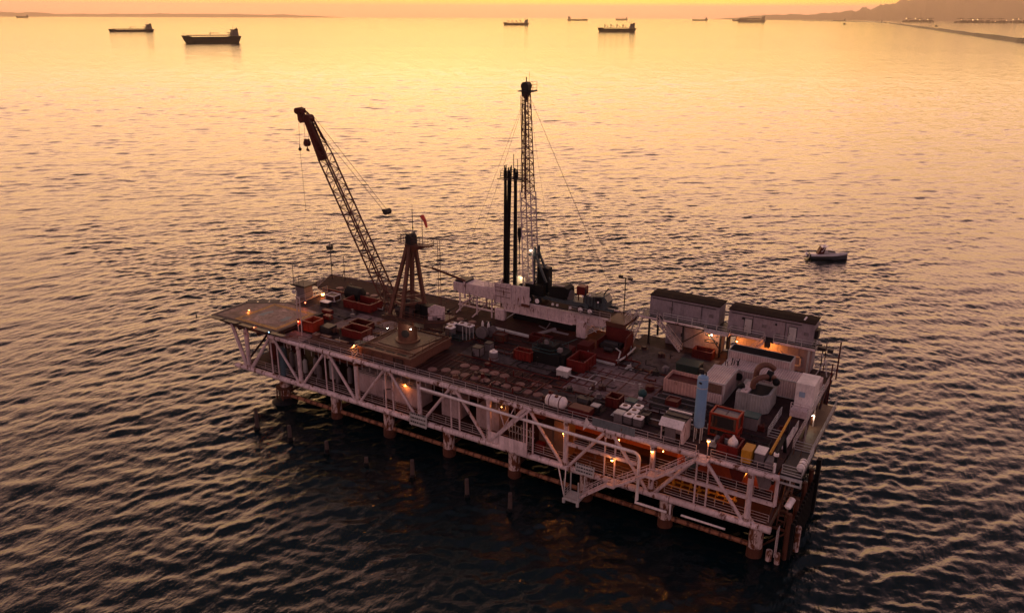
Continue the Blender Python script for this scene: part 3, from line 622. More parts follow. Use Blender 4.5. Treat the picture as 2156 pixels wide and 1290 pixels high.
# ---- piles
def pile(x, y, front=True):
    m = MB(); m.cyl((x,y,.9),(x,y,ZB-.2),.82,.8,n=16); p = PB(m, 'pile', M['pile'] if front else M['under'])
    m = MB(); m.cyl((x,y,-3),(x,y,1.1),.98,.9,n=16); m.build('pile_foot', M['rusty'], p)
for i, x in enumerate([-1.4, -12.1, -22.7, -33.2, -43.8, -54.4, -64.6, -75.4]):
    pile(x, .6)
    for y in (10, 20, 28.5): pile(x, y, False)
m = MB()
xs_ = [-75.4, -64.6, -54.4, -43.8, -33.2, -22.7, -12.1, -1.4]
for a, b in zip(xs_[:-1], xs_[1:]): m.cyl((a+.8,.6,1.15),(b-.8,.6,1.15),.3,n=10)
PB(m, 'waterline_pipe', M['orangep'])
for a, b in zip(xs_[:-1], xs_[1:]):
    k = 7
    for j in range(k): x = a+1.2+(b-a-2.4)*j/(k-1)+.3*math.sin(j*7+a); m = MB(); m.cyl((x-.12,.6,1.15),(x+.12,.6,1.15),.36,n=10); PB(m, 'pipe_clamp', M['rusty'])
m = MB()
for y in (10, 20, 28.5): m.cyl((-75.4,y,1.1),(-1.4,y,1.1),.28,n=8)
for x in xs_: m.cyl((x,.6,1.3),(x,28.5,1.3),.25,n=8)
PB(m, 'waterline_brace', M['rusty'])
m = MB()
for a, b in zip(xs_[:-1], xs_[1:]): m.cyl((a,10,1.0),(b,10,ZB),.2,n=6)
PB(m, 'pile_brace', M['under'])

# ---- railings
def rail(pts, name='railing', mat='rail', **k): m = MB(); m.rail(pts, **k); return PB(m, name, M[mat])
rail([(-70.6,-.15,ZD),(-60.2,-.15,ZD)]); rail([(-60,-.15,ZD),(-48.4,-.15,ZD)]); rail([(-48.2,-.15,ZD),(-30.6,-.15,ZD)]); rail([(-30.6,-.15,ZD),(-22.5,-.15,ZD)])
rail([(-22.5,-.15,ZD),(-8.9,-.15,ZD)]); rail([(-7.2,-.15,ZD),(-.3,-.15,ZD)]); rail([(.1,6.9,ZD),(.1,28,ZD)]); rail([(.1,31,ZD),(-13,31,ZD)], step=2.4)
rail([(-28,28.5,ZD),(-60,28.5,ZD)], step=2.4); rail([(-60,28.5,ZD),(-84,28.5,ZD),(-90.8,28,ZD)], step=2.2); rail([(-90.8,28,ZD),(-87.4,21,ZD)]); rail([(-84,20,ZD),(-84,11,ZD)])
rail([(-84,.7,ZL),(-13.5,.7,ZL)], step=2.2); rail([(-12.5,.6,ZL),(-.3,.6,ZL)]); rail([(-14,.6,7.5),(-.3,.6,7.5)]); rail([(-24.6,.6,7.5),(-16.2,.6,7.5)])
# right hand side platform
m = MB(); m.box(.2, 2.5, .8, 6.8, ZD-.25, ZD); PB(m, 'side_platform', M['dark']); rail([(.4,.8,ZD),(2.45,.8,ZD),(2.45,6.8,ZD),(.3,6.8,ZD)], mat='lgrey', r=.045)
m = MB(); m.beam((.3,.7,ZD-.4),(2.6,.7,ZD-.4),.2,.3); m.beam((.3,.7,ZD-1.1),(2.6,.7,ZD-1.1),.15,.2); m.beam((2.5,.7,ZD-1.1),(2.5,.7,ZD-.3),.15); m.beam((1.4,.7,ZD-1.1),(1.4,.7,ZD-.3),.12); PB(m, 'side_platform_beam', M['lgrey'])
# brown side walkway one level down
m = MB(); m.box(-.9, 1.5, 7.2, 27, 7.75, 8.0); PB(m, 'side_walkway', M['brown']); rail([(1.45,7.2,8),(1.45,27,8)], mat='lgrey'); rail([(-.9,7.2,8),(1.45,7.2,8)], mat='lgrey')
m = MB(); m.box(-1.3, -1.0, 7.2, 27, ZL, ZD-.3); PB(m, 'side_wall', M['brown'])

# ---- stairs on the front face
st = MB(); st.stair((-12.9,-1.25,7.3), (-8.4,-1.25,ZD-.05), .95, 16, side=(0,1,0)); PB(st, 'staircase', M['white'])
st = MB(); st.stair((-18.0,-1.25,4.5), (-14.0,-1.25,7.3), .95, 12, side=(0,1,0)); PB(st, 'staircase', M['white'])
st = MB(); st.stair((-22.4,-1.25,1.5), (-18.9,-1.25,4.4), .95, 12, side=(0,1,0)); PB(st, 'staircase', M['white'])
for x0, x1, z in ((-8.5,-7.2,ZD-.02), (-14.0,-12.9,7.3), (-19.0,-17.9,4.45)):
    m = MB(); m.box(x0,x1,-1.8,-.4,z-.2,z); m.rail([(x0,-1.75,z),(x1,-1.75,z)], step=1.2); PB(m, 'stair_landing', M['white'])
m = MB(); m.box(-24.3,-22.2,-2.6,-.5,1.15,1.35); m.rail([(-24.2,-2.5,1.35),(-22.3,-2.5,1.35)], step=1); m.rail([(-24.2,-.6,1.35),(-24.2,-2.5,1.35)], step=1)
for x in (-24.2,-22.3):
    for y in (-2.4,-.7): m.cyl((x,y,1.2),(x,y,4.0),.09,n=6)
    m.cyl((x,-2.5,.7),(x,-2.5,1.3),.2,n=8)
PB(m, 'boarding_platform', M['lgrey'])
m = MB(); m.cyl((-25.0,-.6,4.2),(-24.2,-2.4,1.5),.07,n=5); m.cyl((-26.2,-.3,4.0),(-24.2,-2.4,1.4),.07,n=5); PB(m, 'stay', M['offwhite'])
# folding gangway hanging on the front face
m = MB(); m.beam((-36.4,-.5,ZB+.7),(-31.0,-.5,ZT+.1),.12,.34); m.beam((-34.7,-.9,6.4),(-30.3,-.9,ZT+.2),.12,.3); m.cyl((-34.0,-.7,7.6),(-32.6,-.5,10.6),.06); m.cyl((-34.0,-.7,7.6),(-34.9,-.6,10.0),.06)
for i in range(7): c = V(-34.7,-.9,6.4).lerp(V(-30.3,-.9,ZT+.2), (i+.5)/7); m.beam(c+V(0,0,.0), c+V(0,.4,.1), .2,.05)
PB(m, 'gangway', M['white'])
m = MB(); m.slab([(-35.0,-.5,4.15),(-30.9,-.5,4.15),(-30.9,-.5,6.0),(-35.0,-.5,6.0)], (0,.08,0)); m.slab([(-36.7,-.4,4.6),(-35.1,-.4,4.6),(-35.1,-.4,6.1),(-36.7,-.4,6.1)], (0,.05,0)); PB(m, 'pale_bulwark', ribs(paint('bulwark_white',(.66,.52,.52),rust=.12),.7,0,.2,.35))
tube((-30.8,-.45,4.0),(-30.8,-.45,ZT-.2),.11,'bulwark_post')

# ---- boat landing at the right end
m = MB()
for y in (1.5, 5, 9, 12.5): m.cyl((1.7,y,-2),(1.7,y,ZL+1.5),.28,n=8)
for z in (.9, 2.2, 3.6): m.beam((1.7,1.2,z),(1.7,12.8,z),.25)
for y in (1.5,5,9,12.5): m.beam((-.5,y,3.6),(1.8,y,3.6),.22); m.beam((-.8,y,.9),(1.7,y,3.5),.18)
PB(m, 'boat_landing', M['rusty'])
m = MB()
for y in np.arange(1.6,12.8,.9): m.box(1.95,2.3,y,y+.35,-.8,4.6)
m.box(2.1,2.6,12.4,13.2,-1,7.4); PB(m, 'landing_fender', M['black'])
m = MB()
m.cyl((2.5,3.4,.2),(2.5,3.4,3.4),.34,n=10); PB(m, 'white_fender', M['pile'])
m = MB(); m.cyl((1.2,.4,-.3),(1.2,.4,1.2),.3,n=8); PB(m, 'white_fender', M['pile'])
m = MB(); m.cyl((.3,.2,.1),(.3,.2,1.4),.35,n=8); PB(m, 'white_fender', M['pile'])
m = MB()
for y in (-.1,1.0): m.cyl((.9,y,.9),(.9,y,4.4),.05,n=5)
for k in range(9): m.cyl((.9,-.1,1.1+k*.4),(.9,1.0,1.1+k*.4),.04,n=4)
PB(m, 'ladder', M['rail'])
m = MB(); m.stair((.9,1.2,4.2),(.9,5.8,ZD-.4),.8,14,side=(1,0,0)); PB(m,'staircase',M['rusty'])

# ---- wooden fender stubs in the water
for k, (x, y, h, tl) in enumerate(((-72.2,-8.4,3.4,.14), (-65.5,-8.2,2.3,-.03), (-58.6,-8.0,1.7,.0), (-51.6,-7.8,1.2,.03), (-44.4,-6.9,2.6,.02), (-35.6,-7.0,2.6,-.03), (-29.4,-6.8,2.6,.04))):
    lab = ('leaning old timber stub with a collar, standing apart at the left','old timber stub standing in the water by the leftmost pile','dark timber stub between the leftmost stubs and the platform piles','shortest timber stub, barely out of the dark water','timber stub in dark water, third from the right end of the row','timber stub in dark water, second from the right end of the row','last timber stub at the right end of the row')[k]
    t = T('timber_pile', lab, 'timber pile', (x, y, 0), 'old timber stubs in the water before the platform')
    m = MB(); m.lathe((x,y,-2.5), [(0,.33),(2.5,.30),(2.5+h*.6,.27),(2.5+h,.25),(2.5+h+.05,.16)], axis=(tl*.3,0,1), n=10); m.build('post', M['barn'], t)
    m = MB(); m.lathe((x,y,-.3), [(0,.40),(.3,.5 if k == 0 else .37),(.8,.34)], n=9); m.build('weed_collar', M['black'], t)
t = T('pile_fender', 'rusty cage round the leftmost pile with black fender below', 'fender', (-75.4,.4,1)); 
m = MB()
for a in range(6): u = a*math.pi/3; m.cyl((-75.4+1.25*math.cos(u),.4+1.25*math.sin(u),.2),(-75.4+1.2*math.cos(u),.4+1.2*math.sin(u),2.6),.12,n=6)
m.lathe((-75.4,.4,2.4), [(0,1.35),(.2,1.35),(.2,1.1)], n=14); m.build('cage', M['rusty'], t)
m = MB(); m.lathe((-75.3,.2,-.8), [(0,1.9),(.9,2.1),(1.4,1.6),(1.5,1.0)], n=12); m.build('fender_ring', M['black'], t)

# ---- signs on the bottom chord
def sign(name, label, x0, x1, y, z0, z1, rows, tilt=.25):
    t = T(name, label, 'sign', ((x0+x1)/2, y, z0)); m = MB(); m.slab([(x0,y,z0),(x1,y,z0),(x1,y+tilt,z1),(x0,y+tilt,z1)], (0,.06,0)); m.build('board', M['lgrey'], t)
    m = MB(); rng = random.Random(rows)
    for r in range(rows):
        f0 = 1-(r+.75)/rows; hh = (z1-z0)/rows*.42; zz = z0+(z1-z0)*(f0+.12); x = x0+.2
        while x < x1-.3:
            wd = rng.uniform(.12,.34); m.slab([(x,y+tilt*(zz-z0)/(z1-z0)-.012,zz),(min(x+wd,x1-.2),y+tilt*(zz-z0)/(z1-z0)-.012,zz),(min(x+wd,x1-.2),y+tilt*(zz+hh-z0)/(z1-z0)-.012,zz+hh),(x,y+tilt*(zz+hh-z0)/(z1-z0)-.012,zz+hh)], (0,.008,0)); x += wd+.09
    m.build('worn_lettering', M['dark'], t)
    m = MB()
    for x in (x0+.3, x1-.3): m.cyl((x,y+.1,z0-.2),(x,y+.35,z0+.2),.05,n=5)
    m.build('bracket', M['rail'], t)
sign('notice_board', 'weathered greenish notice board on the bottom beam, left of the pale bulwark', -49.6, -46.6, -.75, 3.7, 5.5, 3, .15)
sign('notice_board', 'pale notice board with dark lettering above the boarding platform', -23.7, -21.1, -.75, 4.2, 5.5, 3)

for x in Xv:
    m = MB(); m.cyl((x,0,ZB+.42),(x,0,ZB+.75),.40,n=10); m.slab([(x-1.0,-.03,ZB+.35),(x+1.0,-.03,ZB+.35),(x+.35,-.03,ZB+1.1),(x-.35,-.03,ZB+1.1)],(0,.06,0)); PB(m, 'gusset', M['pile'])
    m = MB(); m.cyl((x,0,ZT-.75),(x,0,ZT-.36),.40,n=10); PB(m, 'collar', M['pile'])
for x in Xv[:-1]:
    n_ = x-5.7; m = MB(); m.slab([(n_-1.1,-.03,ZT-.3),(n_+1.1,-.03,ZT-.3),(n_+.4,-.03,ZT-.95),(n_-.4,-.03,ZT-.95)],(0,.06,0)); PB(m, 'gusset', M['pile'])
    for e in (-.4,1.0): m = MB(); m.cyl((n_+e-.1,0,ZT),(n_+e+.1,0,ZT),.40,n=12); PB(m, 'collar', M['pile'])
for i in range(26): x = -2-i*3.2; m = MB(); m.cyl((x,0,ZB),(x+.07,0,ZB),.445,n=12); PB(m, 'weld_ring', M['pile'])
rgc = random.Random(33)
def clear(x, y):
    for a in ((-60,-48,0,11.2),(-52,-31,22.5,30),(-19,-2,17.5,32),(-27,-14,26,32),(-19,-9,7,20)): 
        if a[0] < x < a[1] and a[2] < y < a[3]: return False
    return y > 1.0
def run(name, mat, n, zoff, rr):
    for i in range(n):
        x, y = rgc.uniform(-72,-3), rgc.uniform(1.2,20)
        if not clear(x, y): continue
        m = MB(); L1 = rgc.uniform(1.5,6)*rgc.choice((-1,1)); L2 = rgc.uniform(.6,3)*rgc.choice((-1,1)); r = rr*rgc.uniform(.6,1.4); z = ZD+.1+zoff
        if not (clear(x+L1,y+L2) and clear(x+L1,y)) or x+L1 > -1 or y+L2 < 1 or y+L2 > 26: continue
        m.bend([(x,y,z),(x+L1,y,z),(x+L1,y+L2,z)], r, .35, 6); m.cyl((x,y,z),(x,y,z+rgc.uniform(.2,.8)),r,n=6); m.box(x+L1*.5-.08,x+L1*.5+.08,y-.15,y+.15,ZD,z); PB(m, name, mat)
run('deck_pipe', M['dark'], 60, .12, .07); run('deck_pipe', M['redd'], 30, .18, .08); run('deck_pipe', M['lgrey'], 12, .25, .06); run('hose', M['black'], 30, .02, .05)
for i in range(120):
    x, y = rgc.uniform(-82,-2), rgc.uniform(1.2,26)
    if not clear(x, y) or (x < -74 and y < 11): continue
    m = MB(); k = rgc.random(); z = ZD+.06
    if k < .35:
        m.box(x-.5,x+.5,y-.4,y+.4,z,z+.12); m.obox((x,y,z+.35),(rgc.uniform(.4,.8),rgc.uniform(.3,.6),.45),rgc.random()); m.cyl((x+.2,y,z+.5),(x+.2,y,z+.9),.06,n=6)
    elif k < .6:
        m.cyl((x,y,z),(x,y,z+rgc.uniform(.5,1.0)),.09,n=7); m.cyl((x,y,z+.5),(x+.4,y,z+.5),.06,n=6); m.lathe((x,y,z+.75),[(0,.02),(.02,.2),(.05,.2)],n=10)
    elif k < .8:
        for j in range(4): m.beam((x-.6,y+j*.22,z+.08),(x+.6,y+j*.22,z+.08),.14,.08)
        m.obox((x,y+.33,z+.3),(.7,.5,.35),0)
    else:
        for j in range(3): m.lathe((x+.5*math.cos(j*2.1)*.6,y+.5*math.sin(j*2.1)*.6,z),[(0,.26),(.35,.28),(.7,.26),(.72,.2)],n=10)
    PB(m, 'deck_fitting', [M['dark'],M['redd'],M['grey'],M['under'],M['lgrey'],M['tan']][rgc.randrange(6)])
# ================================================================ pedestal crane
t = T('pedestal_crane', 'tall tan pedestal crane with lattice boom raised over the left deck', 'crane', (-55, 6.5, ZD))
def CB(m, n, mat, par=None): return m.build(n, mat, par or t)
m = MB(); m.bbox(-59.6,-50.2,.7,10.4,ZD+.35,12.75,.1); m.box(-59.3,-57.5,1.2,10.2,ZD+.05,ZD+.35); m.box(-52.0,-50.4,1.2,10.2,ZD+.05,ZD+.35); m.box(-59.3,-50.4,4.6,9.4,ZD+.05,ZD+.3)
for x in np.arange(-58.9,-50.3,1.9): m.box(x-.06,x+.06,.6,.7,ZD+.4,12.7)
m.box(-59.7,-50.1,.55,.7,12.5,12.82); m.box(-50.2,-50.05,.6,10.4,12.5,12.82); base = CB(m, 'base', M['tan'])
m = MB()
for x in (-58.2,-56.2,-54.2,-52.2): m.box(x-.8,x+.8,1.2,1.6,12.754,12.77)
CB(m, 'slot', M['black'], base)
m = MB(); m.prism([(-58.0,3.2),(-52.2,3.0),(-51.0,9.8),(-58.4,9.8)],12.754,12.84); CB(m, 'top_plate', M['tan2'], base)
m = MB()
for y in (2.2,9.9): m.beam((-59.2,y,12.9),(-50.4,y,12.9),.12,.16)
for x in (-59.0,-50.6): m.beam((x,1,12.9),(x,10.2,12.9),.12,.16)
m.rail([(-59.4,1.0,12.75),(-59.4,10.2,12.75)],step=1.6); m.rail([(-50.4,3.8,12.75),(-50.4,10.2,12.75),(-59.4,10.2,12.75)],step=1.6)
CB(m, 'framing', M['boom'], base)
m = MB()
for k in range(7): m.cyl((-59.0+k*.3,.7,11.2),(-59.0+k*.3,.72,12.2+.1*(k%3)),.05,n=5)
m.pipe([(-59.5,.6,12.5),(-53,.6,12.5),(-53,.6,11.4),(-50.4,.6,11.4)],.07,6); m.box(-52.6,-51.4,.45,.8,11.3,12.4); CB(m, 'pipework', M['tan2'], base)
px_, py_ = -54.9, 6.2
m = MB(); m.lathe((px_,py_,12.85), [(0,1.8),(.18,1.8),(.22,1.42),(3.05,1.38),(3.3,1.7)], n=20); ped = CB(m, 'pedestal', M['tan'])
m = MB(); m.lathe((px_+.6,py_-1.25,14.3), [(0,.62),(.1,.6)], axis=(.4,-1,.05), n=10); CB(m, 'manhole', M['dark'], ped)
m = MB(); m.prism([(-58.4,5.4),(-57.2,4.8),(-50.9,5.1),(-48.9,6.6),(-48.6,9.8),(-58.2,9.6)],16.1,16.5); m.beam((-58.4,4.8,16.15),(-50.8,4.95,16.15),.15,.6); m.beam((-50.8,4.95,16.15),(-48.8,6.6,16.15),.15,.6); CB(m, 'turntable', M['tan2'])
m = MB(); m.rail([(-57.9,5.0,16.5),(-50.8,5.1,16.5),(-48.8,6.7,16.5),(-48.7,9.7,16.5)], r=.04); CB(m, 'railing', M['boom'])
ap = V(-54.3,7.1,27.2)
for k, (x, y) in enumerate(((-57.8,5.9),(-55.1,5.2),(-52.9,8.2),(-56.4,9.3))):
    c = V(x,y,16.4); e = ap+V((x+55.2)*.18,(y-6.9)*.18,0); m = MB(); m.beam(c,e,.46,.46); CB(m, 'tower_leg', M['tan'])
m = MB(); Q = [(-57.8,5.9),(-55.1,5.2),(-52.9,8.2),(-56.4,9.3)]
for z, f in ((16.1,1),(18.4,.80),(19.5,.70)):
    for i in range(4):
        a = Q[i]; b = Q[(i+1)%4]; cc = (-55.4,7.15); ff = 1-(z-15.8)/11.4*.82
        p = V(cc[0]+(a[0]-cc[0])*ff+(.9)*(1-ff), cc[1]+(a[1]-cc[1])*ff+.2*(1-ff), z); q = V(cc[0]+(b[0]-cc[0])*ff+.9*(1-ff), cc[1]+(b[1]-cc[1])*ff+.2*(1-ff), z); m.beam(p,q,.28,.34)
CB(m, 'tower_ring', M['tan'])
m = MB(); m.box(-56.6,-53.4,5.9,8.6,16,17.6); m.cyl((-56.6,6.2,17.2),(-53.4,6.2,17.2),.6,n=12); m.cyl((-56.4,7.6,18),(-53.6,7.6,18),.65,n=12); CB(m, 'winch_house', M['dark'])
m = MB()
for i in range(7): m.cyl((-53.7+.06*i,5.1+.15*i,16),(-53.7,7,27),.03,n=4)
for k in range(34): z = 16+k*.33; m.cyl((-51.0,8.8,z*2-16 if z*2-16 < 27 else 27),(-50.6,8.8,z*2-16 if z*2-16 < 27 else 27),.03,n=4)
m.cyl((-51.0,8.8,16),(-51.0,8.8,28),.045,n=4); m.cyl((-50.6,8.8,16),(-50.6,8.8,28),.045,n=4); CB(m, 'ladder', M['boom'])
# cab and machinery wall
m = MB(); m.slab([(-51.3,6.5,15.9),(-49.4,8.0,15.9),(-49.4,8.0,18.3),(-50.5,7.1,18.75),(-51.3,6.5,18.3)], (-.12,.15,0)); CB(m, 'cab_side', M['white'])
m = MB(); m.slab([(-52.9,6.8,15.9),(-51.35,6.55,15.9),(-51.35,6.55,18.5),(-52.9,6.8,18.5)], (1.4,1.3,0)); m.box(-50.3,-49.9,7.2,7.6,16,16.8); cab = CB(m, 'cab', M['black'])
m = MB(); m.slab([(-50.75,6.84,15.95),(-50.2,7.27,15.95),(-50.2,7.27,17.0),(-50.75,6.84,17.0)], (.02,-.05,0)); CB(m, 'door', M['grey'], cab)
# apex
m = MB(); m.box(-54.9,-53.7,6.5,7.7,26.9,28.3); m.cyl((-54.3,6.4,28.3),(-54.3,7.8,28.3),.42,n=12); CB(m, 'sheave_head', M['dark'])
m = MB(); m.slab([(-54.9,6.3,27.1),(-53.7,6.2,27.0),(-50.9,6.6,27.2),(-50.9,7.8,27.2),(-54.9,7.9,27.1)], (0,0,.12)); m.slab([(-53.8,6.4,26.2),(-53.7,6.2,27.0),(-51.5,6.6,27.1)], (0,.1,0)); m.rail([(-53.6,6.2,27.2),(-50.9,6.5,27.3),(-50.9,7.8,27.3)], r=.035, step=1.3)
m.rail([(-54.9,6.3,27.2),(-56.1,6.4,27.2),(-56.1,7.6,27.2)], r=.035, step=.6, h=1.2); CB(m, 'head_platform', M['boom'])
m = MB(); m.cyl((-53.85,7,28),(-53.85,7,32.2),.05,n=5); m.cyl((-53.85,7,31.9),(-53.85,7,33.0),.02,n=4); m.ball((-53.85,7,29.6),.14); CB(m, 'antenna', M['dark'])
# wind sock
wsx = T('wind_sock', 'faded red wind sock drooping from a pole on the crane head', 'wind sock', (-52.2,7,27.3)); m = MB(); m.cyl((-52.2,7,27.3),(-52.2,7,31.6),.045,n=5); m.build('pole', M['dark'], wsx)
m = MB(); m.cyl((-52.2,7,31.5),(-51.7,7,30.9),.30,.24,n=8); m.cyl((-51.7,7,30.9),(-51.4,7,29.9),.24,.14,n=8); m.build('sock', M['sock'], wsx)
# boom
bf = V(-57.9,7.1,16.4); bh = V(-72.3,7.1,43.2); bd = (bh-bf).normalized()
m = MB(); b0 = bf+bd*3.2; b1 = bf+(bh-bf)*.81
m.lattice(bf, b0, .5, 1.9, 2, .10, .05, w2=1.35, d2=1.75); m.lattice(b0, b1, 1.35, 1.75, 17, .13, .05, w2=1.35, d2=1.7); m.lattice(b1, bh, 1.35, 1.7, 4, .10, .045, w2=.9, d2=.9); CB(m, 'boom', M['boom'])
m = MB(); nrm = bd.cross(V(0,1,0)).normalized()
def bp(f, n_, y): return bf+(bh-bf)*f+nrm*n_+V(0,y,0)
sgn = 1 if nrm.x < 0 else -1
for y in (-.66, .66): m.slab([bp(.80,sgn*.90,y), bp(.80,sgn*.28,y), bp(.93,sgn*.08,y), bp(1.0,sgn*.05,y), bp(1.0,sgn*.42,y)], (0,.05,0)) ; m.slab([bp(.90,-sgn*.12,y), bp(.86,-sgn*.62,y), bp(1.0,-sgn*.38,y), bp(1.0,-sgn*.05,y)], (0,.05,0))
m.slab([bp(.80,sgn*.92,-.66), bp(1.0,sgn*.44,-.4), bp(1.0,sgn*.44,.4), bp(.80,sgn*.92,.66)], (.04,0,.03)); CB(m, 'boom_plating', M['redd'])
m = MB(); tip = V(-74.1,7.1,44.4); m.lattice(bh+V(.15,0,-.1), tip, .8, .8, 2, .12, .07); m.box(-74.5,-73.2,6.7,7.5,44.0,44.7); m.cyl((-74.2,6.6,44.3),(-74.2,7.6,44.3),.45,n=12); m.cyl((-72.2,6.6,43.3),(-72.2,7.6,43.3),.6,n=12); m.cyl((-73.2,6.7,44.6),(-73.2,6.7,45.3),.04,n=4); m.slab([bp(1.0,.5,-.5),(-73.6,6.6,42.6),(-74.0,6.6,43.0),tip+V(0,-.5,-.1)],(0,1,0)); CB(m, 'boom_head', M['redd'])
m = MB(); m.cyl((-73.0,6.8,43.0),(-73.05,6.8,40.2),.03,n=4); m.cyl((-72.6,7.4,43.0),(-72.95,7.4,40.2),.03,n=4); m.cyl((-74.3,7.1,44),(-74.55,7.1,38.9),.03,n=4); m.cyl((-74.55,7.1,38.7),(-74.4,7.1,29.6),.03,n=4); CB(m, 'hoist_rope', M['cable'])
m = MB(); m.box(-73.35,-72.65,6.85,7.35,39.3,40.3); m.cyl((-73,6.8,39.7),(-73,7.4,39.7),.48,n=12); m.bend([(-73,7.1,39.2),(-73,7.1,38.75),(-72.7,7.1,38.5),(-72.75,7.1,38.8)],.08,.12,6,3); m.ball((-73,7.1,38.75),.22); CB(m, 'hook_block', M['redd'])
m = MB(); m.ball((-74.55,7.1,38.7),.26); m.cyl((-74.55,7.1,38.9),(-74.55,7.1,39.5),.1,.04,n=6); m.ball((-74.4,7.1,29.55),.12); CB(m, 'headache_ball', M['dark'])
br_ = V(-58.4,7.1,31.3)
m = MB()
for y, e in ((-.45,.0),(.45,.35)): m.cyl(bh+V(.3,y,.3+e), br_+V(-.3,y*.8,.1), .035, n=4)
for k in range(5): m.cyl(br_+V(.3,-.4+.2*k,-.1), V(-54.5,6.7+.2*k,28.3), .028, n=4)
CB(m, 'pendant', M['cable'])
m = MB(); m.cyl(br_+V(0,-.5,0), br_+V(0,.5,0), .42, n=12); m.beam(br_+V(-.9,0,.05), br_+V(.2,0,0), .15, .35); CB(m, 'bridle_block', M['dark'])
m = MB(); m.beam((-53.4,10.5,22.9),(-47.6,10.6,21.9),.16,.3); m.cyl((-55.5,9.5,23.3),(-53.4,10.4,22.9),.1); CB(m, 'outrigger_arm', M['boom'])
m = MB(); m.slab([(-60.6,-.2,12.3),(-59.4,.5,13.1),(-59.2,1.0,13.1)], (0,0,.08)); m.rail([(-60.6,.4,ZD),(-60.2,.4,ZD),(-59.7,.6,ZD+.6)], h=1.5, step=.7); CB(m, 'access_rail', M['lgrey'])

# ================================================================ workover rig on its raised skid base
t = T('rig_substructure', 'raised pale steel girder base carrying the drilling truck, on two short piers', 'rig base', (-42, 26.5, ZD))
zs = 14.6
for y in (24.6, 29.0):
    m = MB(); m.slab([(-50.2,y,zs),(-31.6,y,zs),(-31.6,y,13.55),(-37.4,y,12.75),(-49.6,y,12.75),(-50.2,y,13.6)], (0,.3,0))
    for x in np.arange(-49.3,-32,1.25): m.box(x-.03,x+.03,y-.1,y,13.45 if x > -36 else 12.85,zs-.1)
    m.box(-50.2,-31.6,y-.12,y+.42,zs,zs+.08); m.box(-49.6,-37.4,y-.12,y+.42,12.67,12.75); m.box(-49,-36,y-.06,y,13.62,13.72); m.build('girder', M['white'], t)
m = MB(); m.box(-50.1,-31.7,24.9,29.2,zs-.15,zs-.02); m.build('deck_plate', M['deckr'], t)
for x0, x1, y0 in ((-51.4,-49.6,24.2),(-51.4,-49.6,28.6),(-36.6,-35.0,24.2),(-36.6,-35.0,28.6)):
    m = MB(); m.bbox(x0,x1,y0,y0+1.0,ZD+.05,12.9 if x0 < -40 else 13.7,.15); m.build('pier', M['white'], t)
m = MB()
for i in range(5): m.beam((-34.9,24.6,12+i*.3),(-32.4+.1*i,24.7+i*.9,13.6),.1)
m.beam((-35.0,24.4,11.6),(-31.8,24.4,13.7),.13); m.beam((-34.9,24.4,13.6),(-33.2,24.4,12.4),.1); m.build('brace', M['lgrey'], t)
m = MB()
for k in range(4): m.beam((-49.5,24.8+k*1.1,11.3),(-47.6,24.8+k*1.1,12.8),.12)
m.build('brace', M['lgrey'], t)
m = MB(); m.rail([(-50,29.2,zs),(-28.5,29.2,zs)], r=.035); m.rail([(-38,24.4,zs+.05),(-31,24.4,zs+.05)], r=.03); m.rail([(-28.6,24.4,zs),(-28.6,29,zs)]); m.build('railing', M['rail'], t)
m = MB(); m.box(-31.7,-28.4,24.2,29.2,zs-.3,zs-.02); m.beam((-31.6,24.3,zs-.35),(-28.4,24.3,zs-.35),.25,.7); m.build('end_platform', M['rusty'], t)
m = MB(); m.stair((-31.3,25.9,ZD+.1),(-28.9,24.6+4.0,zs-.05),1.3,16,side=(1,0,0)); m.build('staircase', M['offwhite'], t)
m = MB(); m.stair((-28.2,25.0,ZD+.1),(-28.0,28.6,zs),1.0,14,side=(1,0,0)); m.build('staircase', M['rail'], t)
m = MB(); m.beam((-41.9,24.4,11.2),(-41.2,24.4,12.3),.12); m.beam((-43.1,24.3,11.5),(-41.9,24.3,11.2),.25,.1); m.beam((-39.6,22.5,11.9),(-37.0,22.5,11.9),.5,.12); m.beam((-41.8,21.6,11.3),(-39.6,23.4,12.0),1.0,.1); m.build('step', M['grey'], t)
m = MB(); m.box(-49,-37.5,26,28.9,ZD+.06,12.5); m.build('pump_block', M['black'], t)
# scaffold and wind walls at the left
sc = T('pipe_tub_stand', 'pale open steel stand holding a long box left of the wind wall', 'stand', (-56, 25, ZD))
m = MB()
for x in (-58.3,-54.9,-52.0):
    for y in (24.4, 27.2): m.cyl((x,y,ZD),(x,y,14.5),.14,n=6)
for y in (24.4,27.2): m.beam((-58.6,y,12.2),(-51.6,y,12.2),.22); m.beam((-58.2,y,12.3),(-55,y,14.4),.2); m.beam((-58.6,y,14.4),(-51.6,y,14.4),.25)
m.beam((-58.3,23.2,11.1),(-58.3,27.4,12.2),.16); m.beam((-54.8,22.8,11.1),(-54.8,27.4,12.2),.16); m.beam((-58.3,24.4,12.2),(-58.3,27.2,12.2),.16); m.build('frame', M['white'], sc)
m = MB()
for i in range(9): x = -57.6+i*.62; m.cyl((x,24.6,12.3),(x,24.6,14.3),.035,n=4)
for i in range(4): m.cyl((-53.4+i*.5,25.0,12.2),(-53.2+i*.5,25.6,16.2),.04,n=4)
m.build('bars', M['boom'], sc)
m = MB(); m.bbox(-59.6,-57.6,24.3,27.0,14.5,16.0,.08); m.build('end_box', M['white'], sc); m = MB(); m.bbox(-59.3,-57.0,24.5,26.8,16.0,16.4,.1); m.build('cover', M['dark'], sc)
m = MB(); m.bbox(-57.1,-51.6,24.4,27.0,14.5,16.1,.06)
for x in (-57.3,-51.4): m.box(x-.12,x+.12,24.2,24.5,13.6,16.5)
m.build('long_box', M['white'], sc)
m = MB(); m.rail([(-53.4,24.5,16.1),(-51.2,24.5,16.1)], step=.8); m.build('railing', M['rail'], sc)
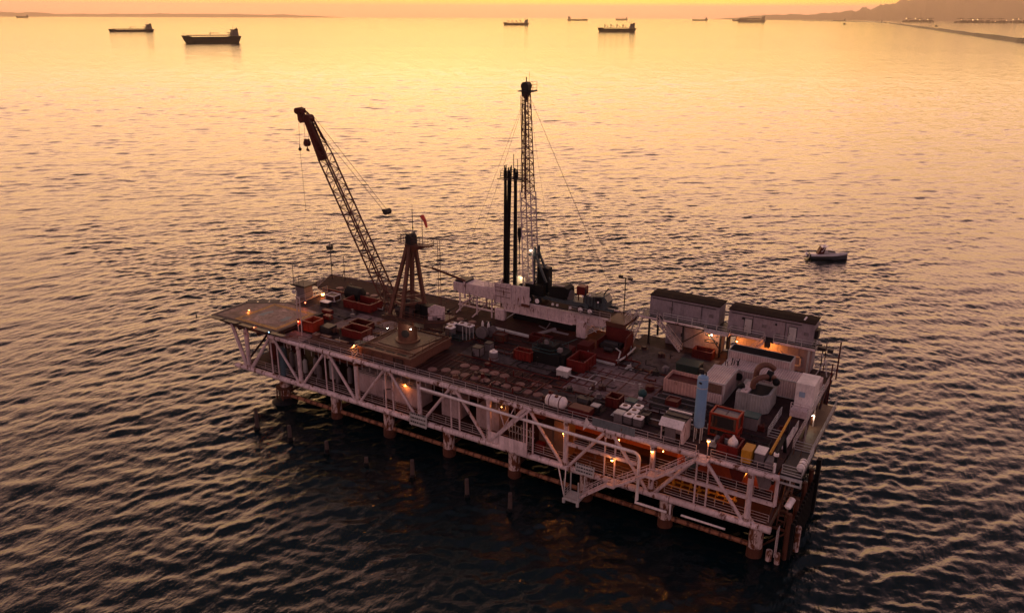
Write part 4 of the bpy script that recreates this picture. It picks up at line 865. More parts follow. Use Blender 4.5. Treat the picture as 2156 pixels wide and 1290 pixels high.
ww = T('wind_wall', 'tall pale sheet steel wind wall in front of the drill pipe', 'wind wall', (-48, 24.4, zs))
m = MB(); m.slab([(-51.3,24.35,13.9),(-45.0,24.35,14.4),(-45.0,24.35,17.5),(-48.3,24.35,17.3),(-48.3,24.35,17.45),(-51.3,24.35,17.15)], (0,.12,0))
for x in (-51.3,-50.3,-49.3,-48.3,-47.5,-46.7,-45.8,-45.0): m.box(x-.05,x+.05,24.22,24.35,14.2,17.2)
m.slab([(-51.3,24.4,14),(-51.3,28.6,14),(-51.3,28.6,17.2),(-51.3,24.4,17.2)],(.1,0,0)); m.build('sheet', M['white'], ww)
m = MB()
for z in (15.1,16.0,16.6): m.beam((-51.2,24.2,z),(-48.4,24.2,z),.06)
m.rail([(-51.4,24.1,14.0),(-51.4,26,14.0)], step=.8); m.box(-46.3,-44.9,24.1,24.4,14.2,14.6); m.build('frame', M['boom'], ww)
# yellow lit tank
yt = T('storage_tank', 'creamy yellow upright tank glowing behind the drill pipe', 'tank', (-48.9, 28.4, zs)); m = MB(); m.lathe((-48.9,28.4,zs), [(0,1.3),(3.3,1.3),(3.5,1.15),(3.6,.3)], n=24); m.build('shell', M['creamy'], yt)
m = MB(); m.cyl((-47.9,26.8,16.4),(-47.9,27.1,16.4),.55,n=14); m.cyl((-46.7,26.8,16.5),(-46.7,27.1,16.5),.45,n=14); m.build('hose_reel', M['black'], yt)

# mast
ms = T('drilling_mast', 'tall slim white lattice drilling mast of the truck rig', 'drilling mast', (-46.3, 26.6, zs))
mb_, mm_, mt_ = V(-45.9,26.6,15.6), V(-46.7,26.6,32.0), V(-47.2,26.6,46.5)
m = MB(); m.lattice(mb_, mm_, 1.7, 1.85, 16, .10, .05, w2=1.6, d2=1.75); m.build('lower_section', M['rail'], ms)
m = MB(); m.lattice(mm_, mt_, 1.35, 1.5, 17, .085, .045, w2=.85, d2=.95)
m.beam(mm_+V(-.2,-.5,-1), mt_+V(.0,-.3,0), .35, .12); m.build('upper_section', M['boom'], ms)
m = MB()
for k in range(46): c = mm_.lerp(mt_, k/46)+V(.55-.25*k/46,-.62+.2*k/46,0); m.cyl(c+V(-.2,0,0), c+V(.22,0,0), .03, n=4)
for e in (-.2,.22): m.cyl(mm_+V(.55+e,-.62,0), mt_+V(.30+e,-.42,0), .035, n=4)
for k in range(3): c = mm_.lerp(mt_, .1+.4*k); m.cyl(c+V(-1.0,0,0), c, .05, n=4)
m.cyl(mm_+V(-1.0,0,-.3), mt_+V(-1.0,0,-.2), .045, n=4); m.cyl(mm_+V(-.75,.3,-.3), mt_+V(-.9,.3,-.2), .03, n=4); m.build('ladder', M['dark'], ms)
m = MB(); c = mt_; m.bbox(c.x-.6,c.x+.6,26.1,27.1,46.6,48.0,.1); m.slab([(c.x-1.1,25.9,46.9),(c.x+1.5,25.9,46.9),(c.x+1.5,27.3,47.0),(c.x-1.1,27.3,47.0)],(0,0,.12)); m.cyl((c.x,26.0,47.7),(c.x,27.2,47.7),.62,n=14); m.rail([(c.x+.5,26,47),(c.x+1.45,26,47.1),(c.x+1.45,27.2,47.1)], r=.03, h=1.3, step=.9); m.slab([(c.x-.6,26.1,46.7),(c.x,26.3,45.6),(c.x+.6,26.1,46.7)],(0,.6,0)); m.cyl((c.x,26.6,48.2),(c.x,26.6,49.0),.08,n=5); m.cyl((c.x+.5,26.6,48),(c.x+.5,26.6,49.8),.02,n=4); m.build('crown_block', M['dark'], ms)
m = MB(); m.box(-51.0,-47.2,26.2,27.4,33.7,33.85); m.rail([(-51.3,25.9,33.8),(-49.4,25.8,33.8),(-47.4,25.9,33.8)], r=.04, h=1.2, step=.7); m.rail([(-51.5,27.4,33.8),(-47.4,27.4,33.8)], r=.035, h=1.2, step=.9); m.beam((-51.9,26,33.6),(-47.4,26,33.6),.12); m.cyl((-49.2,26.4,33.8),(-49.2,26.4,37.6),.06,n=5); m.cyl((-48.8,26.9,33.8),(-48.8,26.9,36.8),.05,n=5); m.cyl((-47.9,26.9,33.8),(-47.9,26.9,36.4),.04,n=5); m.build('monkey_board', M['dark'], ms)
m = MB(); m.bbox(-48.35,-47.75,26.1,26.7,24.9,26.2,.15); m.cyl((-48.05,26.4,24.9),(-48.05,26.4,23.6),.28,.08,n=8); m.cyl((-48.05,26.4,23.6),(-48.05,26.4,20.6),.07,n=6); m.ball((-48.05,26.4,20.5),.2); m.build('travelling_block', M['black'], ms)
m = MB()
for e in (-.25,.0,.22): m.cyl((-48.05+e,26.4,26.2),(-47.4+e*.7,26.5,46.8),.028,n=4)
m.cyl((-48.05,26.4,20.4),(-47.9,26.4,16.5),.03,n=4)
for q in ((-31.5,29,zs),(-28.5,24.5,zs),(-60.5,28,ZD+1),(-58,18,ZD)): m.cyl(mt_+V(.2,0,.5), q, .02, n=3)
m.cyl(mt_+V(.3,0,.4),(-41.5,26.5,18),.02,n=3); m.build('guy_line', M['cable'], ms)
m = MB(); m.beam((-44.8,26.0,22.2),(-42.9,26.0,18.2),.3); m.beam((-44.8,27.2,22.2),(-42.9,27.2,18.2),.3); m.cyl((-45.2,26.0,16),(-45.0,26.0,23.6),.2,n=8); m.cyl((-45.2,27.3,16),(-45.0,27.3,23.6),.2,n=8); m.box(-46.0,-44.8,25.7,27.5,22.2,22.5); m.build('raising_ram', M['truckp'], ms)
# racked drill pipe: two bundles
def bundle(lab, x0, x1, xb0, xb1, y, n, ztop, seed):
    tt = T('drill_pipe_stand', lab, 'drill pipe', ((x0+x1)/2, y, zs), 'racked drill pipe leaning on the board'); rng = random.Random(seed)
    for i in range(n):
        f = (i+.5)/n; m = MB(); m.cyl((xb0+(xb1-xb0)*f, y+rng.uniform(-.3,.3), zs+.3), (x0+(x1-x0)*f, y+rng.uniform(-.25,.25), ztop+rng.uniform(-.5,.4)), .085, n=6); m.build('pipe', M['black'], tt)
bundle('thicker left bundle of black drill pipe standing behind the wind wall', -51.05,-49.75,-50.95,-50.05, 26.5, 14, 35.5, 1)
bundle('thinner right bundle of drill pipe standing behind the wind wall', -49.55,-48.9,-49.45,-48.75, 26.9, 8, 35.2, 2)

# the truck carrier
tk = T('rig_truck', 'dark drilling truck parked on the raised girder base, cab at its right end', 'truck', (-39.5, 26.6, zs))
zt = zs+.05
m = MB(); m.beam((-46.6,25.9,15.75),(-31.2,25.9,15.75),.3,.45); m.beam((-46.6,27.5,15.75),(-31.2,27.5,15.75),.3,.45); m.slab([(-41.6,25.3,16.2),(-36.2,25.3,16.0),(-36.2,25.3,15.6),(-41.6,25.3,15.6)],(0,2.8,0)); m.slab([(-38.9,25.25,16.25),(-35.4,25.25,16.3),(-34.9,25.25,15.4),(-37.6,25.25,15.2)],(0,.4,0)); m.build('chassis', M['truckp'], tk)
for x in (-45.4,-43.9,-36.3,-34.7):
    for y in (24.95,27.6):
        m = MB(); m.lathe((x,y,zt+.62), [(0,.42),(.04,.62),(.42,.62),(.46,.42)], axis=(0,1,0), n=18); wl = m.build('wheel', M['tyre'], tk)
        m = MB(); m.lathe((x,y-.05,zt+.62), [(0,.14),(.02,.38),(.08,.40)], axis=(0,1,0), n=14); m.build('rim', M['plastic'], wl)
m = MB(); m.slab([(-42.0,25.4,16.2),(-39.4,25.4,16.2),(-38.7,25.4,16.8),(-38.8,25.4,17.9),(-39.4,25.4,18.2),(-41.7,25.4,17.9),(-42.1,25.4,17.5)],(0,2.2,0)); eng = m.build('engine_house', M['black'], tk)
m = MB(); m.box(-41.4,-39.6,25.45,26.2,18.15,18.25); m.cyl((-38.9,26.5,16.6),(-38.6,26.5,16.6),.95,n=16); m.build('vent', M['grey'], eng)
m = MB(); m.bbox(-37.8,-36.4,26.4,27.8,17.1,18.4,.08); m.cyl((-37.6,26.8,16.0),(-37.6,26.8,17.1),.1); m.cyl((-36.6,26.8,16.0),(-36.6,26.8,17.1),.1); m.build('red_tank', M['red'], tk)
m = MB(); m.bbox(-45.0,-43.0,26.8,28.2,16.2,20.2,.08); m.beam((-44.4,25.6,16.3),(-42.8,25.6,18.6),.15); m.beam((-45.6,25.5,16.2),(-44.2,25.5,19.0),.14); m.box(-46.4,-43.2,25.5,26.6,15.9,17.6); m.build('drawworks', M['black'], tk)
m = MB(); m.bbox(-36.0,-34.4,25.4,27.8,16.0,17.4,.1); m.slab([(-34.4,25.5,16.0),(-32.4,25.5,15.9),(-32.2,25.5,16.9),(-32.8,25.5,17.8),(-34.3,25.5,17.6)],(0,2.2,0)); cb = m.build('cab', M['truckp'], tk)
m = MB(); m.slab([(-34.1,25.46,16.8),(-33.0,25.46,16.8),(-33.1,25.46,17.5),(-34.1,25.46,17.4)],(0,.04,0)); m.slab([(-32.18,25.7,16.95),(-32.18,27.5,16.95),(-32.72,27.5,17.7),(-32.72,25.7,17.7)],(.03,0,.02)); m.build('window', M['glass'], cb)
m = MB()
for i in range(6): m.cyl((-36.0+i*.55,25.3,16.1),(-36.0+i*.55,25.3,17.5+.15*(i%2)),.05,n=5)
m.beam((-36.2,25.3,17.5),(-32.9,25.3,17.6),.06); m.cyl((-35.9,25.8,17.4),(-35.9,25.8,18.5),.12,n=8); m.beam((-33.2,26.5,17.8),(-32.5,26.5,18.9),.3,.12); m.beam((-34.6,26.5,17.6),(-33.4,26.5,18.3),.12); m.build('headache_rack', M['dark'], tk)
m = MB()
for x, z in ((-36.1,17.4),(-34.9,17.8),(-33.5,16.9)): m.ball((x,25.2,z),.16)
for x_ in (-41.4,-40.6,-38.3): m.box(x_,x_+.3,25.1,25.4,15.0,15.3)
m.build('lamp_pod', M['plastic'], tk)
m = MB()
rng = random.Random(4)
for i in range(9): x = -42+i*.9; m.pipe([(x,24.7,zs+.3),(x+.5,24.6,zs+.5+.2*rng.random()),(x+1.2,24.8,zs+.25)],.07,5)
m.build('hose', M['dark'], tk)
# ================================================================ things on the decks
Z0 = ZD+.06
def skip(label, x0, x1, y0, y1, h, mat, group='open red skips and crates on the deck', fill=None, name='skip_bin', z=Z0, posts=0):
    t = T(name, label, 'skip', ((x0+x1)/2,(y0+y1)/2,z), group); m = MB(); k = .12
    m.box(x0,x1,y0,y0+k,z,z+h); m.box(x0,x1,y1-k,y1,z,z+h); m.box(x0,x0+k,y0+k,y1-k,z,z+h); m.box(x1-k,x1,y0+k,y1-k,z,z+h); m.box(x0+k,x1-k,y0+k,y1-k,z,z+.1); m.build('tub', mat, t)
    m = MB(); e = .07
    for a, b in (((x0,y0),(x1,y0)),((x1,y0),(x1,y1)),((x1,y1),(x0,y1)),((x0,y1),(x0,y0))): m.beam((a[0],a[1],z+h+.04),(b[0],b[1],z+h+.04),.2,.1)
    n_ = max(2, int((x1-x0)/.9))
    for i in range(n_+1): x = x0+(x1-x0)*i/n_; m.box(x-.04,x+.04,y0-e,y0,z,z+h)
    n_ = max(1, int((y1-y0)/.9))
    for i in range(n_+1): y = y0+(y1-y0)*i/n_; m.box(x1,x1+e,y-.04,y+.04,z,z+h)
    m.build('rim', mat, t)
    if fill:
        m = MB(); rng = random.Random(int(x0*10))
        for i in range(9): m.obox((rng.uniform(x0+.4,x1-.4),rng.uniform(y0+.3,y1-.3),z+h*.35), (rng.uniform(.3,.9),rng.uniform(.2,.6),rng.uniform(.2,.6)), rng.random()*3, rng.random()*.6)
        m.build('scrap', fill, t)
    return t
skip('long red open skip behind the raised helideck', -76.0,-70.2,15.5,18.6,1.3, M['red'], fill=M['redd'])
skip('red open skip left of the crane base', -67.2,-63.3,5.5,7.9,1.25, M['red'], fill=M['dark'])
skip('dark red open skip behind the one left of the crane base', -68.2,-64.9,8.3,10.3,1.1, M['redd'])
skip('orange brown tub beside the helideck edge', -73.9,-71.8,4.0,6.3,1.6, M['orange'])
skip('ribbed orange skip beside the black pump skid', -40.2,-37.5,11.9,13.2,1.35, M['redc'])
skip('long red skip right of the black pump skid', -32.0,-29.4,12.6,16.4,1.5, M['red'], fill=M['redd'])
skip('small orange red crate behind the white water tank', -22.6,-20.9,5.2,6.9,1.25, M['redd'])
skip('red tub with a white bag near the right front corner', -7.0,-4.7,1.3,3.9,1.1, M['red'])
skip('dark red skip below the left cabin stair', -18.6,-15.8,25.9,27.6,1.2, M['redd'])
skip('dark red trough in front of the rig base', -41.8,-38.4,19.0,20.3,.9, M['redd'])
# white bag in the tub
b_ = T('bulk_bag', 'white bulk bag standing in the red tub near the right front corner', 'bag', (-5.6,2.7,Z0+.4)); m = MB(); m.lathe((-5.6,2.7,Z0+.2), [(0,.5),(.7,.62),(1.1,.5),(1.5,.18),(1.7,.1)], n=10); m.build('sack', M['plastic'], b_)

# intermediate bulk container
tote0 = T('liquid_tote', 'x', 'tote', (0,0,0)); rngT = random.Random(9)
m = MB(); m.bbox(-.56,.56,-.52,.52,.14,1.18,.1); m.build('tank', M['grey'], tote0)
m = MB(); m.bbox(-.6,.6,-.56,.56,1.10,1.24,.12); m.build('lid', M['plastic'], tote0)
m = MB(); m.lathe((0,0,1.245), [(0,.3),(.03,.3),(.03,.12)], n=12); m.build('cap', M['redd'], tote0)
m = MB()
for z in (.3,.62,.95): m.rail([(-.6,-.56,z-.0),(.6,-.56,z),(.6,.56,z),(-.6,.56,z),(-.6,-.56,z)], h=.02, step=.6, r=.018, mids=0, kick=False)
m.box(-.6,.6,-.56,.56,0,.12); m.build('cage', M['dark'], tote0)
gt_ = 'white lidded totes in the front cluster'
first = True
for x, y, lb in ((-19.6,4.4,'white lidded tote at the back left of the front cluster'),(-18.2,5.2,'white lidded tote at the back right of the front cluster'),(-18.15,3.8,'white lidded tote in the middle of the front cluster'),(-18.25,2.5,'white lidded tote at the front left of the front cluster'),(-17.0,2.5,'white lidded tote at the front right corner of the front cluster')):
    if first: tote0.location = (x,y,Z0); tote0['label'] = lb; tote0['group'] = gt_; first = False
    else: dup(tote0, (x,y,Z0), rngT.uniform(-.06,.06), lb, gt_)
for x, y, lb in ((-53.0,14.2,'white lidded tote at the front left of the group behind the crane'),(-53.7,15.6,'white lidded tote at the far left of the group behind the crane'),(-52.3,16.4,'white lidded tote in the far middle of the group behind the crane'),(-50.9,16.3,'white lidded tote at the far right of the group behind the crane')):
    dup(tote0, (x,y,Z0+.25), rngT.uniform(-.1,.1), lb, 'white lidded totes on the rack behind the crane', (1.15,1.15,1.1))
t = T('tote_rack', 'low grey pipe rack under the totes behind the crane', 'rack', (-52,15,Z0)); m = MB()
m.rail([(-54.6,13.4,Z0),(-50.6,13.2,Z0),(-49.6,15.0,Z0),(-49.6,17.2,Z0)], h=.9, step=1.3, r=.05, mids=1); m.build('frame', M['teal'], t)
m = MB(); m.box(-54.5,-50.2,13.5,17.3,Z0,Z0+.22); m.build('tray', M['dark'], t)
m = MB()
for i in range(4): m.cyl((-50.3+.3*i,13.6+i*.5,Z0),(-50.3+.3*i,13.6+i*.5,Z0+2.3),.05,n=5)
m.build('post', M['lgrey'], t)
def box_thing(name, label, cat, x0,x1,y0,y1,z0,z1, mat, lid=None, group=None, b=.06, frame=None):
    t = T(name, label, cat, ((x0+x1)/2,(y0+y1)/2,z0), group); m = MB(); m.bbox(x0,x1,y0,y1,z0,z1,b); m.build('body', mat, t)
    if lid: m = MB(); m.bbox(x0-.05,x1+.05,y0-.05,y1+.05,z1+.003,z1+.12,.04); m.build('lid', lid, t)
    if frame:
        m = MB()
        for a in (x0,x1):
            for c in (y0,y1): m.beam((a,c,z0),(a,c,z1+.1),.12)
        for z in (z0+.08,z1+.06):
            m.beam((x0,y0,z),(x1,y0,z),.12); m.beam((x0,y1,z),(x1,y1,z),.12); m.beam((x0,y0,z),(x0,y1,z),.12); m.beam((x1,y0,z),(x1,y1,z),.12)
        m.build('frame', frame, t)
    return t
box_thing('liquid_tote', 'grey open topped tote at the front left of the front cluster', 'tote', -20.0,-18.9,1.9,3.0,Z0,Z0+1.15, M['grey'], M['lgrey'])
box_thing('liquid_tote', 'teal topped tote at the back of the front cluster', 'tote', -20.2,-18.9,5.7,6.9,Z0,Z0+1.1, M['grey'], M['teal'])
box_thing('pump_unit', 'small dark machine in a frame beside the white lidded totes', 'machine', -17.4,-16.3,3.5,4.7,Z0,Z0+1.0, M['dark'], frame=M['dark'])
box_thing('storage_box', 'squat grey tank box, left of three on the middle deck', 'box', -45.9,-44.6,9.6,10.8,Z0,Z0+1.3, M['grey'], M['dark'], 'three small tanks on the middle deck', frame=M['dark'])
box_thing('storage_box', 'dark grey tank box at the back of three on the middle deck', 'box', -45.4,-44.3,12.0,13.0,Z0,Z0+1.2, M['grey'], M['dark'], 'three small tanks on the middle deck')
t = T('round_tank', 'round reddish drum with pale valve on top, right of three tanks', 'tank', (-42.6,10.2,Z0), 'three small tanks on the middle deck'); m = MB(); m.lathe((-42.6,10.2,Z0), [(0,.75),(.1,.75),(.12,.66),(1.0,.66),(1.15,.5)], n=18); m.build('drum', M['grey'], t); m = MB(); m.lathe((-42.6,10.2,Z0+1.16), [(0,.62),(.08,.6),(.1,.2),(.35,.2)], n=8); m.build('valve_plate', M['plastic'], t); m = MB(); m.lathe((-42.6,10.2,Z0+.3), [(0,.69),(.1,.69)], n=18); m.build('band', M['redd'], t)
box_thing('white_chest', 'pale grey square pump chest with a round cap at the end of the red skip', 'chest', -32.3,-30.6,10.0,11.2,Z0,Z0+.9, M['lgrey'], M['plastic'])
for k, (x, y) in enumerate(((-50.4,19.2),(-49.3,19.2))):
    t = T('gas_bottle', ('left','right')[k]+' one of two short white cylinders near the rig pier', 'cylinder', (x,y,Z0), 'two short white cylinders'); m = MB(); m.lathe((x,y,Z0), [(0,.2),(1.1,.2),(1.3,.1),(1.45,.1)], n=10); m.build('bottle', M['plastic'], t)
for k, (x, y, r) in enumerate(((-48.4,16.0,.95),(-47.6,17.6,.8))):
    t = T('cable_reel', ('larger','smaller')[k]+' of two grey reels standing on edge on the middle deck', 'reel', (x,y,Z0), 'two grey reels'); 
    m = MB(); m.cyl((x,y-.35,Z0+r),(x,y-.25,Z0+r),r,n=20); m.cyl((x,y+.25,Z0+r),(x,y+.35,Z0+r),r,n=20); m.build('flange', M['grey'], t); m = MB(); m.cyl((x,y-.25,Z0+r),(x,y+.25,Z0+r),r*.6,n=14); m.build('drum', M['dark'], t)
box_thing('valve_crate', 'dark framed valve crate right of the grey reels', 'crate', -46.4,-44.6,16.0,17.4,Z0,Z0+1.1, M['under'], frame=M['redd'])
# black pump skid
t = T('pump_skid', 'black engine driven pump skid with pale tubing in the middle of the deck', 'pump skid', (-35.3,14,Z0))
m = MB(); m.bbox(-37.6,-33.2,12.6,15.8,Z0,Z0+1.7,.1); m.bbox(-36.8,-34.4,13.2,15.2,Z0+1.7,Z0+2.6,.1); m.box(-33.3,-32.5,12.8,15,Z0,Z0+1.9); m.build('engine_box', M['black'], t)
m = MB()
for z in (1.75,2.25): m.pipe([(-37.5,12.5,Z0+z),(-34.6,12.5,Z0+z),(-33.6,13.6,Z0+z)],.05,5)
m.rail([(-37.6,12.7,Z0+1.7),(-37.6,15.6,Z0+1.7),(-33.4,15.6,Z0+1.7)],h=.9,r=.04); m.pipe([(-36.6,14,Z0+2.6),(-36.2,14,Z0+3.2),(-35.2,14,Z0+3.0),(-34.8,13.8,Z0+2.4)],.05,5); m.beam((-34.2,15.2,Z0+2.3),(-32.4,16.4,Z0+3.2),.08); m.build('tubing', M['teal'], t)
m = MB(); m.cyl((-36.0,13.9,Z0+2.6),(-36.0,13.9,Z0+3.1),.35,.3,n=12); m.box(-34.0,-33.4,13.3,14.0,Z0+1.9,Z0+2.4); m.build('air_filter', M['grey'], t)
m = MB(); m.bend([(-38.6,10.0,Z0+.08),(-38.4,11.6,Z0+.08),(-37,12.4,Z0+.08)],.07,.6,6); m.bend([(-38.6,10.0,Z0+.08),(-37.6,9.3,Z0+.08),(-33,9.2,Z0+.08),(-30.6,10.6,Z0+.1)],.07,.8,6); m.build('hose', M['black'], t)
t = T('hose_heap', 'dark green tarpaulin heap left of the black pump skid', 'tarpaulin', (-38.8,14.4,Z0)); m = MB(); m.ball((-38.6,14.6,Z0+.2),1.0,6,10,sc=(1.2,.9,.7)); m.ball((-37.9,14.9,Z0+.3),.7,6,10,sc=(1,1,.9)); m.build('tarpaulin', M['green'], t)
# red mud unit behind
t = T('mud_unit', 'dark red mud mixing unit with a tall back wall below the rig stair', 'mud unit', (-29,20,Z0))
m = MB(); m.box(-33.8,-26.6,17.4,17.6,Z0,Z0+.7); m.box(-33.8,-27,17.6,23.6,Z0,Z0+.45); m.box(-31.4,-27.2,23.8,24.1,Z0,Z0+2.9); m.slab([(-27.2,20.6,Z0),(-27.2,24.1,Z0),(-27.2,24.1,Z0+2.9),(-27.2,21.6,Z0+2.6)],(.15,0,0)); m.box(-31.5,-31.3,21,24,Z0,Z0+1.6); m.box(-33.5,-31.6,18.6,20.6,Z0,Z0+1.4); m.box(-34.6,-33.4,15.6,18.0,Z0,Z0+1.3); m.build('tank', M['redd'], t)
m = MB(); m.box(-31.1,-28.2,21.2,23.2,Z0+.45,Z0+1.1); m.cyl((-30.6,21.8,Z0+1.2),(-28.4,21.8,Z0+1.2),.35,n=10); m.cyl((-29.9,20.2,Z0+.9),(-28.6,20.2,Z0+.9),.3,n=10); m.build('pump', M['dark'], t)
m = MB(); m.beam((-32.0,17.2,Z0+.25),(-26.8,17.2,Z0+.2),.35,.25); m.pipe([(-26.9,17.8,Z0+.3),(-26.4,20.0,Z0+.5),(-26.3,23.2,Z0+.8)],.14,6); m.pipe([(-26.9,18.6,Z0+.6),(-27.4,20.4,Z0+.9),(-28.4,21,Z0+1.0)],.1,6); m.ball((-26.8,18.0,Z0+.35),.3); m.build('suction_pipe', M['lgrey'], t)
t = T('pipe_bundle', 'pale beam lying along the middle deck in front of the rig base', 'beam', (-45.5,20,Z0)); m = MB(); m.beam((-48.7,20.1,Z0+.2),(-42.2,19.9,Z0+.2),.7,.35); m.build('beam', M['lgrey'], t)

# ---- cabins on stilts
def cabin(label, x0, x1, doors, seams):
    t = T('accommodation_cabin', label, 'cabin', ((x0+x1)/2,29,15.3), 'two grey cabins raised on stilts'); y0, y1, z0, z1 = 28.7, 31.9, 15.35, 18.35
    m = MB(); m.box(x0,x1,y0,y1,z0,z1)
    for x in seams: m.box(x-.05,x+.05,y0-.04,y0,z0,z1)
    for x in (x0,x1): m.box(x-.06,x+.06,y0-.05,y0+.07,z0,z1)
    m.build('wall', M['cab'], t)
    m = MB(); n_ = 24; vs = []
    for i in range(n_+1):
        x = x0-.15+(x1-x0+.3)*i/n_
        for y, z in ((y0-.12,z1+.004),(y0-.12,z1+.12),((y0+y1)/2,z1+.22+.02*math.sin(i*1.7)),(y1+.12,z1+.12),(y1+.12,z1+.004)): vs.append((x,y,z))
    m.add(vs, [(i*5+k,(i+1)*5+k,(i+1)*5+k+1,i*5+k+1) for i in range(n_) for k in range(4)]+[(0,1,2,3,4),tuple(n_*5+k for k in (4,3,2,1,0))]); m.build('roof', M['roof'], t)
    m = MB(); m.box(x0,x1,y0-.03,y1,z0-.28,z0-.004); m.build('skid', M['dark'], t)
    for dx in doors:
        m = MB(); m.box(dx-.5,dx+.5,y0-.07,y0-.002,z0+.05,z0+2.1); d = m.build('door', M['lgrey'], t)
        m = MB(); m.box(dx+.52,dx+.57,y0-.08,y0-.002,z0+.05,z0+2.15); m.box(dx-.58,dx-.52,y0-.08,y0-.002,z0+.05,z0+2.15); m.box(dx-.58,dx+.57,y0-.08,y0-.002,z0+2.11,z0+2.18); m.build('door_frame', M['dark'], d)
        m = MB(); m.box(dx-.4,dx-.3,y0-.13,y0-.07,z0+1.0,z0+1.1); m.build('handle', M['dark'], d)
    return t
ca = cabin('grey cabin on stilts, left of the pair, without doors on this side', -26.5,-16.1,(),(-24.9,-21.7,-21.4))
cb2 = cabin('grey cabin on stilts, right of the pair, with two pale doors', -14.6,-3.0,(-11.8,-5.7),(-14.3,-3.4))
m = MB(); m.ball((-8.0,28.66,17.4),.16); m.box(-12.7,-12.4,28.5,28.7,17.3,17.6); m.build('vent', M['dark'], cb2)
for cx0, cab_, xs_v in ((-26.5,ca,(-25.6,-23.2,-19.4,-17.2)),(-14.6,cb2,(-13.6,-9.6,-7.6,-3.9))):
    for k, x in enumerate(xs_v): m = MB(); m.box(x-.3,x+.3,28.62,28.7,15.7+.9*(k%2),16.15+.9*(k%2)); m.build('vent', M['grey'], cab_)
    m = MB(); m.box(cx0+.3,cx0+10.0,28.6,28.69,17.95,18.05); m.cyl((cx0+3.4,28.62,15.4),(cx0+3.4,28.62,18.0),.04,n=5); m.cyl((cx0+7.9,28.62,15.4),(cx0+7.9,28.62,18.0),.04,n=5); m.build('cable_tray', M['dark'], cab_)
m = MB(); m.box(-2.95,-2.5,29.6,30.9,16.0,17.3); m.build('air_conditioner', M['dark'], cb2)
m = MB(); m.cyl((-4.5,29.4,18.5),(-4.3,29.8,18.9),.12,n=6); m.build('roof_vent', M['plastic'], cb2)
# ventilated low house under the cabins
def lowhouse(label, x0, x1, z1, y0=29.3):
    t = T('equipment_house', label, 'equipment house', ((x0+x1)/2,30,ZD)); m = MB(); m.box(x0,x1,y0,31.8,ZD+.01,z1)
    for x in np.arange(x0+.02,x1,1.45): m.box(x-.03,x+.03,y0-.03,y0,ZD+.02,z1)
    m.build('wall', M['cab'], t); m = MB(); m.box(x0-.1,x1+.1,y0-.1,31.9,z1+.003,z1+.1); m.build('roof', M['roof'], t); return t
l1 = lowhouse('pale equipment house below the left cabin', -24.0,-15.7,14.2); m = MB(); m.box(-23.6,-22.6,29.2,29.29,11.1,13.0); m.build('door', M['grey'], l1); m = MB(); m.box(-21.6,-21.2,29.1,29.28,12.6,13.1); m.build('vent', M['dark'], l1)
l2 = lowhouse('orange lit equipment house below the right cabin', -13.4,-2.9,14.4)
m = MB(); m.box(-6.2,-4.2,29.2,29.29,13.0,13.2); m.box(-4.4,-4.2,29.2,29.29,11.8,13.2); m.box(-6.2,-4.2,29.2,29.29,11.7,11.9); m.beam((-7.2,29.2,13.4),(-5.4,29.2,12.2),.1); m.build('louvre', M['creamy'], l2)
# steel stilts, walkways and stair
t = T('cabin_stilts', 'steel stilt frame with railed walkway carrying both cabins', 'stilt frame', (-15,28,ZD))
for x in (-26.2,-20.9,-15.3,-14.0,-3.1):
    for y in (28.0,31.7): m = MB(); m.beam((x,y,ZD+.02),(x,y,15.2),.26,.26); m.build('stilt', M['dark'] if x < -3.5 else M['lgrey'], t)
m = MB(); m.box(-27.8,-15.6,27.7,28.65,15.03,15.2); m.box(-15.6,-2.3,27.7,28.65,15.03,15.2); m.box(-28.0,-2.9,27.75,32,14.91,15.02); m.build('walkway', M['dark'], t)
m = MB()
for a, b in ((-27.8,-25.0),(-24.0,-17.2),(-17.0,-15.4),(-15.3,-9.2),(-7.9,-2.3)): m.beam((a,27.68,15.11),(b,27.68,15.11),.06,.26)
m.box(-17.4,-13.9,26.7,27.65,14.95,15.11); m.build('toe_plate', M['white'], t)
m = MB(); m.rail([(-27.8,27.7,15.2),(-25.0,27.7,15.2)]); m.rail([(-24.0,27.7,15.2),(-17.4,27.7,15.2),(-17.4,26.7,15.2),(-13.9,26.7,15.2),(-13.9,27.7,15.2),(-9.2,27.7,15.2)], r=.045); m.rail([(-7.9,27.7,15.2),(-2.3,27.7,15.2),(-2.3,28.6,15.2)], r=.045); m.build('railing', M['lgrey'], t)
m = MB(); m.stair((-20.8,27.2,ZD+.15),(-24.6,27.2,15.1),.95,16,side=(0,1,0)); m.build('staircase', M['rail'], t)
m = MB(); m.stair((-11.6,27.1,12.2),(-9.0,27.2,15.05),.8,10,side=(0,1,0)); m.build('staircase', M['rail'], t)
m = MB(); m.beam((-20.9,28.0,12.2),(-17.4,28.0,15),.14); m.beam((-17.4,28.0,14.8),(-15.4,28.0,12.4),.14); m.beam((-17.4,27.3,13.4),(-15.4,27.3,13.4),.14); m.beam((-17.4,27.3,14.5),(-15.4,27.3,13.5),.1); m.beam((-17.4,27.3,13.5),(-15.4,27.3,14.5),.1); m.build('brace', M['dark'], t)
m = MB(); m.box(-8.9,-8.2,27.0,27.6,14.4,15.2); m.build('junction_box', M['dark'], t)
m = MB(); m.bend([(-2.3,28.6,14.5),(-1.3,28.2,14.6),(-1.2,27.2,14.7)],.06,.4,6); m.build('conduit', M['lgrey'], t)

